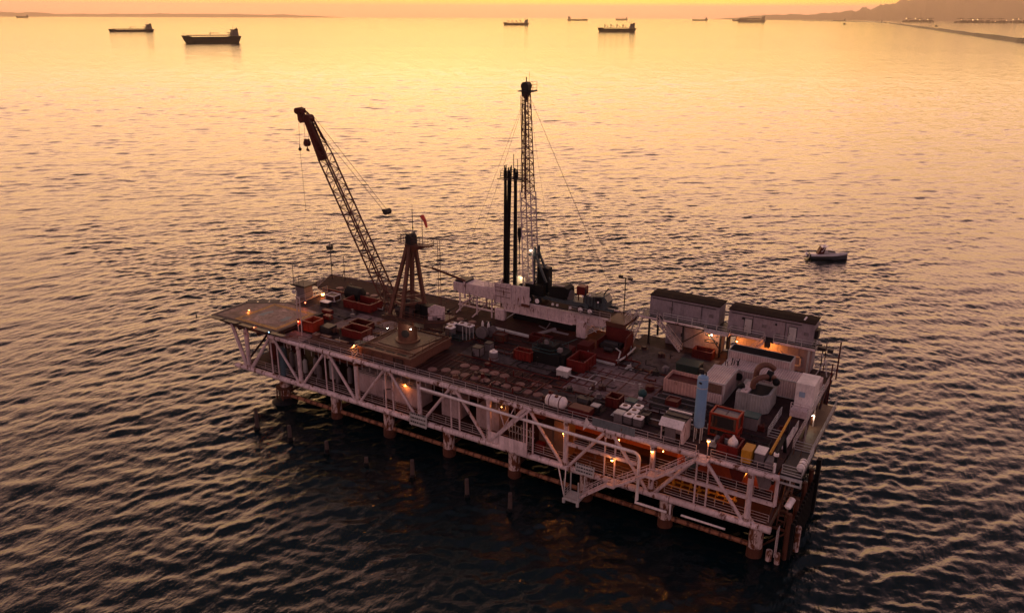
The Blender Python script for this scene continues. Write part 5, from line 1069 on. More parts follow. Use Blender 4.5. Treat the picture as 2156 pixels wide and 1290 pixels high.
# ---- containers
def container(label, x0, x1, y0, y1, z0, z1, wall, roof, group=None, name='shipping_container'):
    t = T(name, label, 'container', ((x0+x1)/2,(y0+y1)/2,z0), group); m = MB(); m.box(x0+.06,x1-.06,y0+.06,y1-.06,z0+.12,z1-.1); m.build('wall', wall, t)
    m = MB()
    for a in (x0,x1):
        for c in (y0,y1): s1, s2 = (1 if a == x0 else -1), (1 if c == y0 else -1); m.box(min(a,a+.14*s1),max(a,a+.14*s1),min(c,c+.14*s2),max(c,c+.14*s2),z0,z1)
    for z in (z0,z1-.13):
        m.box(x0+.14,x1-.14,y0,y0+.12,z,z+.13); m.box(x0+.14,x1-.14,y1-.12,y1,z,z+.13); m.box(x0,x0+.12,y0+.14,y1-.14,z,z+.13); m.box(x1-.12,x1,y0+.14,y1-.14,z,z+.13)
    m.build('frame', M['lgrey'] if roof is not M['red'] else roof, t)
    m = MB(); m.box(x0+.12,x1-.12,y0+.12,y1-.12,z1-.1,z1-.02); m.build('roof', roof, t); return t
c1 = container('corrugated white container lying across behind the pipe stack', -13.3,-10.1,13.6,19.3,Z0,13.75, M['corry'], M['corr'])
m = MB(); m.box(-12.9,-10.5,13.5,13.64,Z0+1.3,13.5); m.build('dark_panel', M['brown'], c1)
t = T('open_top_container', 'open topped ribbed pinkish container with dark red inside, behind the pipe stack', 'container', (-15.6,14.3,Z0)); m = MB()
m.box(-18.1,-13.35,13.3,13.4,Z0,Z0+1.75); m.box(-18.1,-18.0,13.4,16.6,Z0,Z0+1.75); m.box(-13.45,-13.35,13.4,16.6,Z0,Z0+1.75); m.box(-18.0,-13.45,16.5,16.6,Z0,Z0+1.75); m.build('wall', ribs(paint('pink_ribbed',(.50,.30,.26),rust=.3),2.4,0,.4,.4), t)
m = MB(); m.box(-17.95,-13.5,13.45,16.45,Z0+.1,Z0+1.3); m.build('load', M['redd'], t)
m = MB(); m.box(-13.3,-10.2,13.22,13.5,Z0,Z0+1.25); m.build('end_panel', M['corr'], t)
container('long corrugated white container behind the grey mud tank', -12.5,-2.5,19.6,23.0,Z0,13.55, M['corr'], M['corr'])
c3 = container('container with black roof stacked behind the long white one', -12.7,-4.3,23.1,25.7,Z0,14.6, M['corr'], M['black'])
box_thing('dark_chest', 'dark green tarpaulin covered box behind the blue tank', 'box', -18.4,-15.3,18.5,20.9,Z0+.1,12.9, M['green'], M['green'])
m = MB(); t = T('cactus_rack', 'cluster of dark valves on the roof of the long white container', 'valves', (-11.4,20.6,13.6)); rg = random.Random(2)
for i in range(10): x, y = -12.1+rg.random()*1.6, 20.0+rg.random()*1.2; m.cyl((x,y,13.56),(x+rg.uniform(-.4,.4),y,14.1+rg.random()*.5),.06,n=5)
m.build('valve', M['dark'], t)
# white upright box on its platform
t = T('control_booth', 'tall pale box booth on a railed landing at the right deck edge', 'booth', (-1,17.5,12)); m = MB(); m.bbox(-2.1,.1,16.3,19.8,11.9,15.0,.05); m.build('shell', M['offwhite'], t)
m = MB(); m.box(-2.15,.15,14.6,16.28,11.75,11.88); m.rail([(-2.1,14.65,11.88),(.1,14.65,11.88)], r=.05, step=1.1); m.slab([(-2.1,14.5,11.88),(.1,14.5,11.88),(.1,14.5,11.2),(-2.1,14.5,11.2)],(0,.05,0)); m.build('landing', M['white'], t)
m = MB()
for x in (-2,0):
    for y in (14.8,19.6): m.beam((x,y,8),(x,y,11.8),.15)
m.build('support', M['rail'], t); m = MB(); m.box(-1.6,-.9,16.22,16.3,13.2,13.9); m.build('panel', paint('blue_panel',(.25,.34,.45),rust=0), t)
# grey mud tank with duct
t = T('mud_tank', 'grey ribbed tank with a large curved duct and black opening', 'tank', (-6.6,15,Z0)); m = MB(); m.slab([(-8.5,13.0,Z0),(-5.3,13.0,Z0),(-4.5,14.0,Z0),(-4.5,17.4,Z0),(-8.5,17.4,Z0)],(0,0,2.45)); m.build('shell', M['corrg'], t)
m = MB(); m.slab([(-7.0,13.3,13.53),(-5.4,13.3,13.53),(-4.8,14.1,13.53),(-4.8,16.6,13.53),(-6.8,16.6,13.53)],(0,0,.02)); m.build('opening', M['black'], t); m = MB(); m.box(-8.0,-7.1,13.1,16.6,13.53,13.62); m.build('cover', M['white'], t)
m = MB(); m.bend([(-7.0,15.0,13.5),(-7.0,15.0,14.7),(-5.6,16.6,14.9),(-5.0,17.4,14.4)],.36,.8,12); m.bend([(-7.2,17,13.4),(-7.2,17,15.6),(-6.2,18.4,15.8),(-5.4,18.8,15.0)],.36,.9,12); m.build('duct', M['tan'], t)
m = MB(); m.cyl((-5.9,17.0,14.8),(-5.2,17.0,14.7),.7,n=14); m.ball((-4.6,16.8,14.2),.5); m.cyl((-9.9,18.9,12.8),(-9.9,19.2,12.8),.5,n=14); m.cyl((-8.6,14.4,13.5),(-8.0,14.4,13.9),.4,n=12); m.build('blower', M['black'], t)
# blue tank
t = T('blue_silo', 'tall slim pale blue upright tank on short legs near the front edge', 'tank', (-9.7,2.6,Z0)); bx, by = -9.7, 2.7
m = MB(); m.lathe((bx,by,12.75), [(0,.2),(.25,.55),(.45,.62),(6.35,.62),(6.6,.5),(6.75,.2)], n=24); sh = m.build('shell', M['blue'], t)
m = MB(); m.lathe((bx,by,17.9), [(0,.63),(.03,.64),(.08,.64),(.1,.63)], n=24); m.lathe((bx,by,19.0), [(0,.55),(.05,.64),(.12,.60)], n=24); m.build('weld_band', M['lgrey'], sh)
m = MB()
for a in (45,135,225,315): m.cyl((bx+.5*math.cos(R(a)),by+.5*math.sin(R(a)),Z0),(bx+.5*math.cos(R(a)),by+.5*math.sin(R(a)),13.1),.07,n=6)
m.build('leg', M['lgrey'], t); m = MB(); m.box(bx-.5,bx-.1,by-.1,by+.3,19.5,20.1); m.cyl((bx,by,19.4),(bx,by,20.0),.1,n=6); m.cyl((bx+.3,by,19.4),(bx+.3,by+.1,19.8),.08,n=6); m.cyl((bx-.2,by-.6,18.7),(bx+.1,by-.65,18.6),.12,n=6); m.build('top_fitting', M['dark'], t)
# orange framed generator
t = T('generator_set', 'orange red framed generator with grey roof panels near the right front', 'generator', (-7.6,6,Z0)); x0,x1,y0,y1 = -9.1,-5.9,4.9,7.0
m = MB(); m.bbox(x0+.15,x1-.15,y0+.15,y1-.1,Z0+.15,13.75,.1); m.build('housing', M['brown'], t)
m = MB()
for a in (x0,x1):
    for c in (y0,y1): m.beam((a,c,Z0),(a,c,14.0),.22,.22)
for z in (Z0+.12,Z0+1.0,13.92):
    m.beam((x0,y0,z),(x1,y0,z),.18,.2); m.beam((x0,y0,z),(x0,y1,z),.18,.2); m.beam((x1,y0,z),(x1,y1,z),.18,.2); m.beam((x0,y1,z),(x1,y1,z),.18,.2)
m.build('frame', M['orange'], t)
m = MB(); m.box(x0+.2,x0+1.6,y0+.2,y1-.2,13.76,13.82); m.box(x0+1.7,x1-.2,y0+.2,y1-.2,13.76,13.82); m.build('roof_panel', M['grey'], t)
m = MB(); m.box(x0+.4,x1-.5,y0+.06,y0+.14,12.3,13.6); m.cyl((x0+.4,y0-.05,11.7),(x0+.4,y0+.1,11.7),.3,n=12); m.box(x0+1.0,x0+2.2,y0-.02,y0+.1,11.2,11.8); m.cyl((x1-.6,y0+.0,12.5),(x1-.6,y0+.1,12.5),.2,n=10); m.build('side_panel', M['dark'], t)
box_thing('pump_unit', 'grey machine with pale pipe and teal cover right of the orange generator', 'machine', -6.3,-4.5,8.6,10.2,Z0,12.6, M['grey'], M['teal'])
box_thing('tool_chest', 'dark teal covered bench behind the orange generator', 'bench', -9.4,-6.5,8.4,9.8,Z0,12.2, M['dark'], M['teal'])
# boxes at the right front
box_thing('yellow_cabinet', 'upright yellow orange cabinet near the right front corner', 'cabinet', -4.1,-3.0,.7,2.6,Z0,12.6, M['yellow'])
box_thing('white_cabinet', 'pale grey topped cabinet right of the yellow one', 'cabinet', -2.8,-1.7,1.3,3.0,Z0,12.3, M['grey'], M['offwhite'])
box_thing('grey_cabinet', 'low grey cabinet at the corner, right of the pale topped one', 'cabinet', -1.5,-.7,.8,2.4,Z0,11.9, M['grey'])
t = T('yellow_boom', 'slanting yellow orange pole over the walkway at the right end', 'pole', (-1.2,6,12)); m = MB(); m.cyl((-1.3,2.2,12.2),(-1.15,10.2,13.2),.17,.13,n=10); m.build('tube', M['yellow'], t)
m = MB(); m.beam((-1.3,2.6,Z0),(-1.3,2.6,12.2),.2); m.beam((-1.2,10.0,ZD),(-1.2,10.0,13.1),.25); m.build('post', M['dark'], t)
t = T('escape_ladder_gate', 'narrow black framed davit behind the corner railing', 'davit', (-.6,4,ZD)); m = MB(); m.beam((-.35,.6,9.5),(-.35,.6,13.2),.3); m.beam((-.35,.6,13.2),(-.4,4.0,13.6),.3); m.beam((-.4,4,13.6),(-.4,5.6,ZD),.35); m.build('frame', M['black'], t); m = MB(); m.cyl((-.35,.5,10),(-.35,.5,12.2),.16,n=8); m.cyl((-.35,.6,13),(-.35,.6,13.3),.28,n=10); m.build('sheave', M['plastic'], t)
t = T('side_walk_rail', 'pale railed catwalk strip between the machines and the side walkway', 'catwalk', (-2,10,ZD)); m = MB(); m.rail([(-3.1,8.2,ZD),(-3.1,14.6,ZD)], r=.05); m.rail([(-3.1,8.2,ZD),(-1.6,8.2,ZD)], r=.05); m.rail([(-.5,5.8,ZD),(-.5,12.0,ZD)], r=.05); m.build('railing', M['lgrey'], t); m = MB(); m.box(-1.0,-.45,6,12,ZD+.005,ZD+.15); m.build('curb', M['white'], t)
t = T('life_raft', 'white life raft canister on the railing of the side platform', 'life raft', (2.1,2.6,ZD)); m = MB(); m.lathe((2.1,1.6,11.65), [(0,.15),(.12,.42),(1.7,.42),(1.85,.15)], axis=(0,1,0), n=16); m.build('canister', M['plastic'], t); m = MB(); m.lathe((2.1,2.1,11.65), [(0,.44),(.1,.44)], axis=(0,1,0), n=16); m.lathe((2.1,2.9,11.65), [(0,.44),(.1,.44)], axis=(0,1,0), n=16); m.box(1.8,2.4,1.9,3.1,ZD,11.25); m.build('strap', M['redd'], t)
t = T('life_raft', 'white cylinder hanging under the corner of the side platform', 'life raft', (1.6,.6,8)); m = MB(); m.lathe((1.5,.3,7.2), [(0,.15),(.12,.36),(1.3,.36),(1.4,.15)], axis=(.2,.6,.5), n=14); m.build('canister', M['plastic'], t)
# roofed shelter
t = T('roofed_shelter', 'pale roofed shelter with open grey front near the deck edge', 'shelter', (-12.2,1,Z0)); m = MB(); m.slab([(-13.6,.1,13.25),(-10.8,.1,13.25),(-10.8,.9,13.9),(-13.6,.9,13.9)],(0,.06,.08)); m.build('awning', M['offwhite'], t)
m = MB(); m.box(-13.6,-10.8,1.0,3.2,13.75,13.85); m.box(-13.6,-10.8,1.9,2.0,13.86,13.95); m.build('roof', M['dark'], t); m = MB(); m.box(-13.6,-10.8,3.2,3.45,13.8,13.98); m.build('ridge', M['offwhite'], t)
m = MB(); m.box(-11.2,-10.8,.9,3.2,Z0,13.7); m.box(-13.6,-13.45,.9,1.05,Z0,13.6); m.box(-13.6,-10.8,3.1,3.2,Z0,13.7); m.build('wall', M['white'], t); m = MB(); m.box(-13.2,-11.9,1.2,1.35,Z0,13.2); m.build('shutter', M['grey'], t)
# pipe stacks
t = T('pipe_stack', 'stack of dark drill pipe lying on racks behind the white shelter', 'pipe stack', (-14.5,9.5,Z0))
rg = random.Random(8)
for i in range(20):
    y = 7.6+(i%14)*.36; z = Z0+.28+(i//14)*.2; xa = -18.2+rg.uniform(-.2,.6); m = MB(); m.cyl((xa,y,z),(xa+7.2+rg.uniform(-1.5,.8),y+rg.uniform(-.1,.1),z),.09,n=7); m.build('pipe', M['dark'] if i%4 else M['grey'], t)
m = MB()
for x in (-17.5,-14.5,-11.6): m.beam((x,7.3,Z0+.08),(x,12.8,Z0+.08),.2,.16); m.beam((x,7.3,Z0),(x,7.3,Z0+.9),.12)
m.build('rack', M['under'], t)
box_thing('red_crate', 'small dark red crate sitting on the pipe stack', 'crate', -15.9,-14.4,8.4,9.8,Z0+.5,Z0+1.2, M['redd'], frame=M['redd'])
t = T('pipe_bundle', 'pale white pipe lying in front of the pipe stack', 'pipe', (-13,5,Z0)); m = MB(); m.cyl((-14.6,5.3,Z0+1.3),(-11.2,4.9,Z0+1.3),.12,n=8); m.build('tube', M['offwhite'], t); m = MB(); m.beam((-14.4,5.3,Z0),(-14.4,5.3,Z0+1.2),.1); m.beam((-11.4,4.9,Z0),(-11.4,4.9,Z0+1.2),.1); m.build('support', M['dark'], t)
t = T('coil_heap', 'small red wreck of coiled hose left of the open topped container', 'hose', (-19.4,12,Z0)); m = MB()
for k in range(5): m.lathe((-19.6,12.4,Z0+.1+k*.13), [(0,.55-.05*k),(.08,.7-.04*k),(.12,.55)], n=12)
m.build('coil', M['redd'], t)
t = T('teal_drum', 'small teal tank with pale foot left of the pipe stack', 'tank', (-19.6,9.9,Z0)); m = MB(); m.ball((-19.6,9.9,Z0+.6),.6,6,12); m.build('shell', M['teal'], t); m = MB(); m.box(-19.9,-19.3,9.1,9.4,Z0,Z0+.3); m.build('foot', M['plastic'], t)
t = T('windbreak', 'low slate grey panels along the rail in front of the totes', 'windbreak', (-19,-.2,ZD)); m = MB()
for a, b in ((-21.8,-19.9),(-19.85,-18.1),(-18.05,-16.3)): m.slab([(a,-.25,ZD+.05),(b,-.25,ZD+.05),(b,-.25,ZD+1.05),(a,-.25,ZD+1.05)],(0,.05,0))
m.build('panel', paint('slate_panel',(.13,.15,.16),rust=.2), t)
m = MB(); m.slab([(-22.9,-.5,10.2),(-22.6,-.4,ZD+.9),(-22.2,-.2,ZD+.2)],(.08,0,0)); m.build('bracket', M['offwhite'], t)
# white horizontal tank
t = T('water_tank', 'short white horizontal tank on the deck edge left of the red skip clutter', 'tank', (-27.6,1.3,Z0)); m = MB(); m.lathe((-29.1,1.4,12.0), [(0,.2),(.15,.6),(.4,.78),(2.5,.78),(2.75,.6),(2.9,.2)], axis=(1,0,0), n=20); m.build('shell', M['offwhite'], t)
m = MB()
for x in (-28.4,-27.0): m.lathe((x,1.4,12.0), [(0,.8),(.12,.8)], axis=(1,0,0), n=20); m.box(x-.05,x+.17,.9,1.9,Z0,11.4)
m.cyl((-28.6,1.5,12.7),(-28.6,1.5,13.2),.2,n=8); m.cyl((-27.5,1.2,12.7),(-27.5,1.2,12.9),.25,n=8); m.build('saddle', M['redd'], t)
box_thing('red_hamper', 'dark red machine with yellow tag beside the white horizontal tank', 'machine', -25.8,-22.9,1.0,2.6,Z0,11.9, M['redd'])
t = T('winch', 'dark winch tangle behind the white horizontal tank', 'winch', (-25,4,Z0)); m = MB(); m.cyl((-25.6,3.6,Z0+.6),(-24.2,3.6,Z0+.6),.5,n=12); m.box(-26,-24,3.9,4.8,Z0,Z0+.9); m.beam((-25.5,4.6,Z0+.8),(-24.2,5.6,Z0+1.6),.12); m.beam((-24.0,3.2,Z0),(-22.9,5.0,Z0+1.2),.1); m.build('drum', M['dark'], t)
box_thing('metal_tray', 'pale lidded basin right of the dark winch', 'basin', -23.6,-22.6,2.9,3.8,Z0,11.8, M['dark'], M['lgrey'])
box_thing('dark_slab', 'dark rubber mat lying between the round well hatches', 'mat', -41.6,-39.7,4.6,5.2,Z0,Z0+.25, M['black'])
# left zone clutter
t = T('air_receiver', 'dark cylindrical tank behind the long red skip', 'tank', (-77,19,Z0)); m = MB(); m.lathe((-78.6,19.2,12.3), [(0,.3),(.2,.9),(.4,1.15),(3.4,1.15),(3.6,.9),(3.8,.3)], axis=(1,0,0), n=18); m.build('shell', M['black'], t); m = MB(); m.box(-78.2,-77.6,18.4,20,Z0,11.6); m.box(-76,-75.4,18.4,20,Z0,11.6); m.build('saddle', M['dark'], t)
box_thing('work_table', 'pale topped work table near the orange glow', 'table', -79.6,-77.9,13.6,14.6,Z0,11.9, M['dark'], M['plastic'])
box_thing('valve_crate', 'pale framed crate behind the pale topped work table', 'crate', -81.0,-79.0,16.4,18.0,Z0,12.0, M['under'], frame=M['offwhite'])
box_thing('red_crate', 'low bright red crate between helideck and long red skip', 'crate', -77.0,-75.2,11.2,12.2,Z0,11.7, M['red'])
box_thing('red_crate', 'low red crate beside the helideck walkway end', 'crate', -75.0,-73.6,9.4,10.4,Z0,11.7, M['redc'])
box_thing('pallet_load', 'pale pink boxes left of the crane base', 'boxes', -62.8,-61.0,5.2,6.8,Z0,11.7, M['white'])
box_thing('green_drum_rack', 'dark green machine in front of the red skip by the crane', 'machine', -62.8,-61.2,3.2,4.4,Z0,11.8, M['green'])
box_thing('valve_crate', 'pinkish valve box on the front edge left of the crane', 'box', -70.3,-69.3,2.2,3.2,Z0,11.8, M['tan'])
box_thing('valve_crate', 'dark low machine beside the helideck tub', 'machine', -71.2,-69.2,4.8,6.6,Z0,12.1, M['dark'])
t = T('deck_pipes', 'run of brown pipes and troughs along the front edge left of the crane', 'pipes', (-65,2,Z0)); m = MB()
for k in range(4): m.cyl((-70,1.0+k*.55,Z0+.25),(-60.2,1.2+k*.5,Z0+.25),.11,n=7)
m.box(-69.6,-67.5,3.0,3.6,Z0,Z0+.5); m.box(-66.5,-64,3.0,3.5,Z0,Z0+.4); m.build('pipe', M['tan'], t)
t = T('lookout_hut', 'small pale hut with dark flat roof at the far left corner of the deck', 'hut', (-86.4,16,ZD)); m = MB(); m.box(-87.3,-85.2,15.6,17.6,ZD-.5,12.9)
for x in (-86.6,-85.9): m.box(x-.03,x+.03,15.56,15.6,ZD-.4,12.8)
m.build('wall', M['grey'], t); m = MB(); m.box(-87.9,-84.6,15.1,18.1,12.95,13.15); m.build('roof', M['dark'], t); m = MB(); m.rail([(-87.9,15.1,13.15),(-84.7,15.1,13.15)], r=.03); m.cyl((-87.6,15.6,13.1),(-87.6,15.6,16.6),.05,n=5); m.bend([(-87.6,15.6,16.4),(-87.6,15.6,16.9),(-88.8,15.6,16.9)],.04,.4,5); m.cyl((-86.8,16,13.1),(-86.8,16,14.9),.04,n=5); m.build('railing', M['dark'], t)
m = MB(); m.box(-86,-84,9.6,15.4,ZD-.35,ZD-.05); PB(m, 'side_gangway', M['under'])
t = T('weather_mast', 'slim mast with instruments at the far left edge of the deck', 'instrument mast', (-88.5,26,ZD)); m = MB(); m.cyl((-88.5,26,ZD),(-88.5,26,18.2),.08,n=6); m.beam((-89.3,26,16.7),(-87.7,26,16.7),.08); m.build('pole', M['dark'], t); m = MB(); m.box(-89.2,-88.0,25.7,26.3,16.8,17.4); m.cyl((-88.0,26,17.4),(-88.0,26,17.9),.15,n=6); m.ball((-88.2,26,13.8),.25); m.build('instrument', M['dark'], t)
t = T('aerial_pole', 'short aerial pole right of the instrument mast', 'aerial', (-85.8,26.5,ZD)); m = MB(); m.cyl((-85.8,26.5,ZD),(-85.8,26.5,15.8),.06,n=5); m.beam((-86.5,26.5,11.6),(-85.8,26.5,13.2),.1); m.build('pole', M['dark'], t)
t = T('vent_mast', 'small dark bird shaped marker on the tip of the helideck net', 'marker', (-90.6,-2,12)); m = MB(); m.beam((-89.6,-.8,11.9),(-90.9,-2.4,12.0),.05); m.cyl((-90.9,-2.4,11.8),(-90.9,-2.4,12.6),.14,.05,n=6); m.build('marker', M['black'], t)
t = T('helideck_light_frame', 'pale double post frame at the helideck corner', 'post frame', (-73.4,3.4,ZD)); m = MB()
for x, y in ((-74.2,3.3),(-73.3,3.1)): m.beam((x,y,ZD),(x+.1,y,16.9),.13)
m.beam((-74.1,3.3,16.9),(-73.2,3.1,16.7),.1); m.cyl((-73.3,3.1,13.2),(-72.2,2.0,ZD),.04,n=4); m.build('post', M['rail'], t)
m = MB(); m.cyl((-74.3,3.0,17.6),(-74.3,3.2,17.6),.3,n=12); m.beam((-76.0,5.2,16.6),(-74.0,3.4,17.3),.08,.5); m.build('dish', M['lgrey'], t)
t = T('flood_light_mast', 'slim pole with two floodlight heads behind the rig base', 'light mast', (-30.6,30.4,ZD)); m = MB(); m.cyl((-30.6,28.4,ZD),(-30.6,28.4,20.4),.08,n=6); m.beam((-31.4,28.4,20.3),(-29.8,28.4,20.2),.08); m.build('pole', M['dark'], t); m = MB(); m.box(-31.7,-31.1,28.2,28.6,20.4,20.7); m.box(-30.2,-29.5,28.2,28.6,20.2,20.5); m.build('head', M['dark'], t)
t = T('flare_davit', 'tall dark red pole pair at the far right edge of the deck', 'pole frame', (.2,30,ZD)); m = MB(); m.beam((.3,31.5,ZD-1),(.3,31.5,15.6),.18); m.beam((.2,27.5,ZD-4),(.2,27.5,13.8),.16); m.beam((-1.4,30.8,ZD),(-1.4,30.8,15.4),.12); m.beam((-1.4,30.8,13.2),(.3,31.5,13.2),.1); m.build('pole', M['redd'], t)
t = T('deck_davit', 'dark lamp davit beside the right cabin corner', 'davit', (-1.8,29,ZD)); m = MB(); m.box(-2.2,-1.2,28.5,29.2,14.9,15.4); m.box(-.9,-.2,28.5,29.2,14.8,15.3); m.beam((-1.5,28.8,ZD),(-1.5,28.8,15),.14); m.cyl((-2.6,28.4,15.6),(-1.6,28.2,15.9),.12,n=6); m.build('frame', M['dark'], t)
box_thing('deck_locker', 'pinkish deck locker below the right cabin corner', 'locker', -1.9,-.5,23.5,26.0,ZD+.02,12.3, M['white'])
t = T('ring_buoy_post', 'pale ladder frame at the right deck edge below the cabins', 'ladder frame', (-1,22,ZD)); m = MB(); m.rail([(.1,14,ZD+.1),(.1,23,ZD+.1)], h=1.5, r=.06); m.beam((-1.6,26.5,12.2),(-.6,26.4,14.6),.12); m.beam((-.2,26.5,12.2),(-.7,26.4,14.6),.12); m.build('frame', M['lgrey'], t)

# ---- machinery on the lower deck, seen through the truss
zl = ZL+.02
rg = random.Random(21)
for i in range(11):
    x = -78.4+i*1.72; h = rg.uniform(1.6,2.9); r = rg.uniform(.38,.6); y = 3.2+rg.uniform(-.6,.8)
    t = T('process_vessel', ('%s upright vessel on the lower deck %s' % (('squat pale','tall pale','grey','dull white','slim pale','stout grey','short white','dented pale','grey capped','plain pale','last pale')[i], ('under the left end of the helideck','second from the left end of the row','third from the left end of the row','left of the leftmost full post','just behind the leftmost full post','right of the leftmost full post','below the helideck corner post','midway between two full posts','by the second thin hanger','left of the long pale tank','next to the long pale tank end')[i])), 'vessel', (x,y,zl), 'row of upright vessels on the lower deck')
    m = MB(); m.lathe((x,y,zl), [(0,r),(h,r),(h+.25,r*.6),(h+.4,r*.2)], n=14); m.build('shell', M['grey'] if i%3 else M['lgrey'], t); m = MB(); m.cyl((x,y,zl+h+.3),(x,y,zl+h+.8),.1,n=6); m.beam((x-.3,y,zl+h+.7),(x+.3,y,zl+h+.7),.12); m.build('valve', M['dark'], t)
t = T('process_vessel', 'tall slate blue column by the leftmost pile', 'vessel', (-75.4,.9,zl)); m = MB(); m.lathe((-75.6,.9,zl-.3), [(0,.62),(4.4,.62),(4.9,.45)], n=14); m.build('shell', paint('slate_blue',(.06,.10,.12),rust=.35), t)
box_thing('red_cabinet', 'dark red tall cabinet on the lower deck at the left end', 'cabinet', -82.3,-80.8,4.0,6.5,zl,8.2, M['redd']); box_thing('red_cabinet', 'dark red wall locker behind the vessels at the left end', 'locker', -79.6,-77.8,6.2,7.6,zl,7.6, M['redd'])
t = T('long_tank', 'long pale flat sided tank on the lower deck below the crane', 'tank', (-55,3.4,zl)); m = MB(); m.bbox(-62.4,-50.2,2.6,5.6,zl,7.3,.15); m.build('shell', M['panel'], t); m = MB(); m.rail([(-62.3,2.6,7.3),(-50.3,2.6,7.3)], r=.04, h=.9); m.pipe([(-62,2.4,7.5),(-46,2.4,7.45)],.1,6); m.pipe([(-62,2.2,7.9),(-40,2.2,7.8)],.07,6); m.build('pipe_run', M['rail'], t)
m = MB(); m.pipe([(-53.6,.3,7.6),(-54.8,.3,7.2),(-54.8,.3,5.9),(-53.8,.3,5.8)],.09,6); m.build('hand_loop', M['dark'], t)
box_thing('pump_house', 'pinkish pump house on the lower deck right of the long tank', 'pump house', -46.6,-43.4,2.8,5.2,zl,7.4, M['panel']); box_thing('pump_house', 'pinkish ribbed wall house behind the two thin hangers at mid span', 'pump house', -40.6,-36.9,2.6,5.2,zl,7.5, M['panel']); box_thing('pump_house', 'brownish panelled house right of the pale bulwark', 'pump house', -30.4,-28.0,2.0,4.6,zl,7.9, M['brown'])
box_thing('red_drum_box', 'small bright red fire box on the lower deck right of the pale bulwark', 'fire box', -30.3,-29.2,.9,1.8,zl,5.6, M['red'])
t = T('person', 'person in a yellow green jacket leaning on the bulwark under the gangway', 'person', (-37.6,1.4,zl)); m = MB()
m.lathe((-37.6,1.4,zl), [(0,.13),(.45,.15),(.85,.19),(1.0,.2),(1.25,.19),(1.42,.22),(1.5,.1),(1.56,.07),(1.62,.1),(1.72,.115),(1.8,.08)], n=10); m.build('body', M['skin'], t)
m = MB(); m.lathe((-37.6,1.4,zl+.85), [(0,.2),(.4,.21),(.58,.24),(.64,.12)], n=10); m.cyl((-37.82,1.35,zl+1.4),(-37.9,1.1,zl+.95),.075,n=7); m.cyl((-37.38,1.35,zl+1.4),(-37.3,1.1,zl+.95),.075,n=7); m.build('jacket', M['hiviz'], t)
m = MB(); m.cyl((-37.7,1.4,zl),(-37.7,1.4,zl+.86),.1,.12,n=8); m.cyl((-37.5,1.4,zl),(-37.5,1.4,zl+.86),.1,.12,n=8); m.build('trousers', M['dark'], t); m = MB(); m.ball((-37.6,1.4,zl+1.74),.135,5,10,sc=(1,1,.8)); m.build('helmet', M['plastic'], t)
t = T('valve_manifold', 'cluster of shiny valves and small pipes behind the pale bulwark', 'manifold', (-33,2,zl)); m = MB()
for i in range(9): x = -34.6+i*.45; m.cyl((x,1.6,zl),(x,1.6,zl+2.3+.4*(i%3)),.07,n=6); m.ball((x,1.5,zl+1.7+.4*(i%3)),.14)
m.beam((-34.8,1.6,zl+2.4),(-30.8,1.6,zl+2.2),.1); m.beam((-34.8,1.6,zl+1.4),(-30.8,1.6,zl+1.3),.1); m.build('pipework', M['lgrey'], t)
t = T('yellow_pipework', 'long yellow pipe manifold on the lower deck at the right end', 'pipework', (-8,2.5,zl)); m = MB()
for k in range(5): z = zl+.5+k*.42; y = 1.6+k*.35; m.cyl((-12.6,y,z),(-4.4,y,z),.11,n=8)
for i in range(8): x = -12+i*1.05; m.cyl((x,1.6,zl),(x,3.0,zl+2.3),.07,n=6); m.ball((x+.3,1.6,zl+.95+.1*(i%3)),.2); m.cyl((x+.3,1.6,zl+.9),(x+.3,1.5,zl+1.6),.05,n=5); m.cyl((x+.15,1.5,zl+1.6),(x+.45,1.5,zl+1.6),.05,n=5)
m.build('pipe', M['yellow'], t)
t = T('pipe_rack_run', 'brown pipe runs on the lower deck behind the notice board', 'pipework', (-20,3,zl)); m = MB()
for k in range(4): m.cyl((-25,1.6+k*.4,zl+1.0+k*.5),(-14,1.6+k*.4,zl+.9+k*.5),.12,n=8)
m.bend([(-21.9,1.2,zl+1.2),(-21.9,1.2,zl+2.3),(-20.9,1.2,zl+2.3),(-20.9,1.2,zl+1.3)],.16,.45,8); m.build('pipe', M['tan'], t)
for k, (x, lb) in enumerate(((-9.6,'dark teal slanted hopper under the deck at the right end'),(-4.4,'red bellied tank slung under the deck near the end post'),(-1.4,'grey ribbed funnel slung under the deck at the corner'))):
    t = T('slung_hopper', lb, 'hopper', (x,2,9)); m = MB(); h0 = 7.9; m.slab([(x-1.2,1.2,10.3),(x+1.1,1.2,10.3),(x+.6,1.2,h0+.4),(x-.4,1.2,h0)],(0,1.8,0)); m.build('shell', (paint('slate_teal',(.04,.07,.08),rust=.2), M['redd'], M['grey'])[k], t)
box_thing('brown_cabinet', 'orange lit brown cabinet left of the pump pipework at mid right', 'cabinet', -28.0,-25.8,1.6,3.4,zl,9.2, M['brown'])
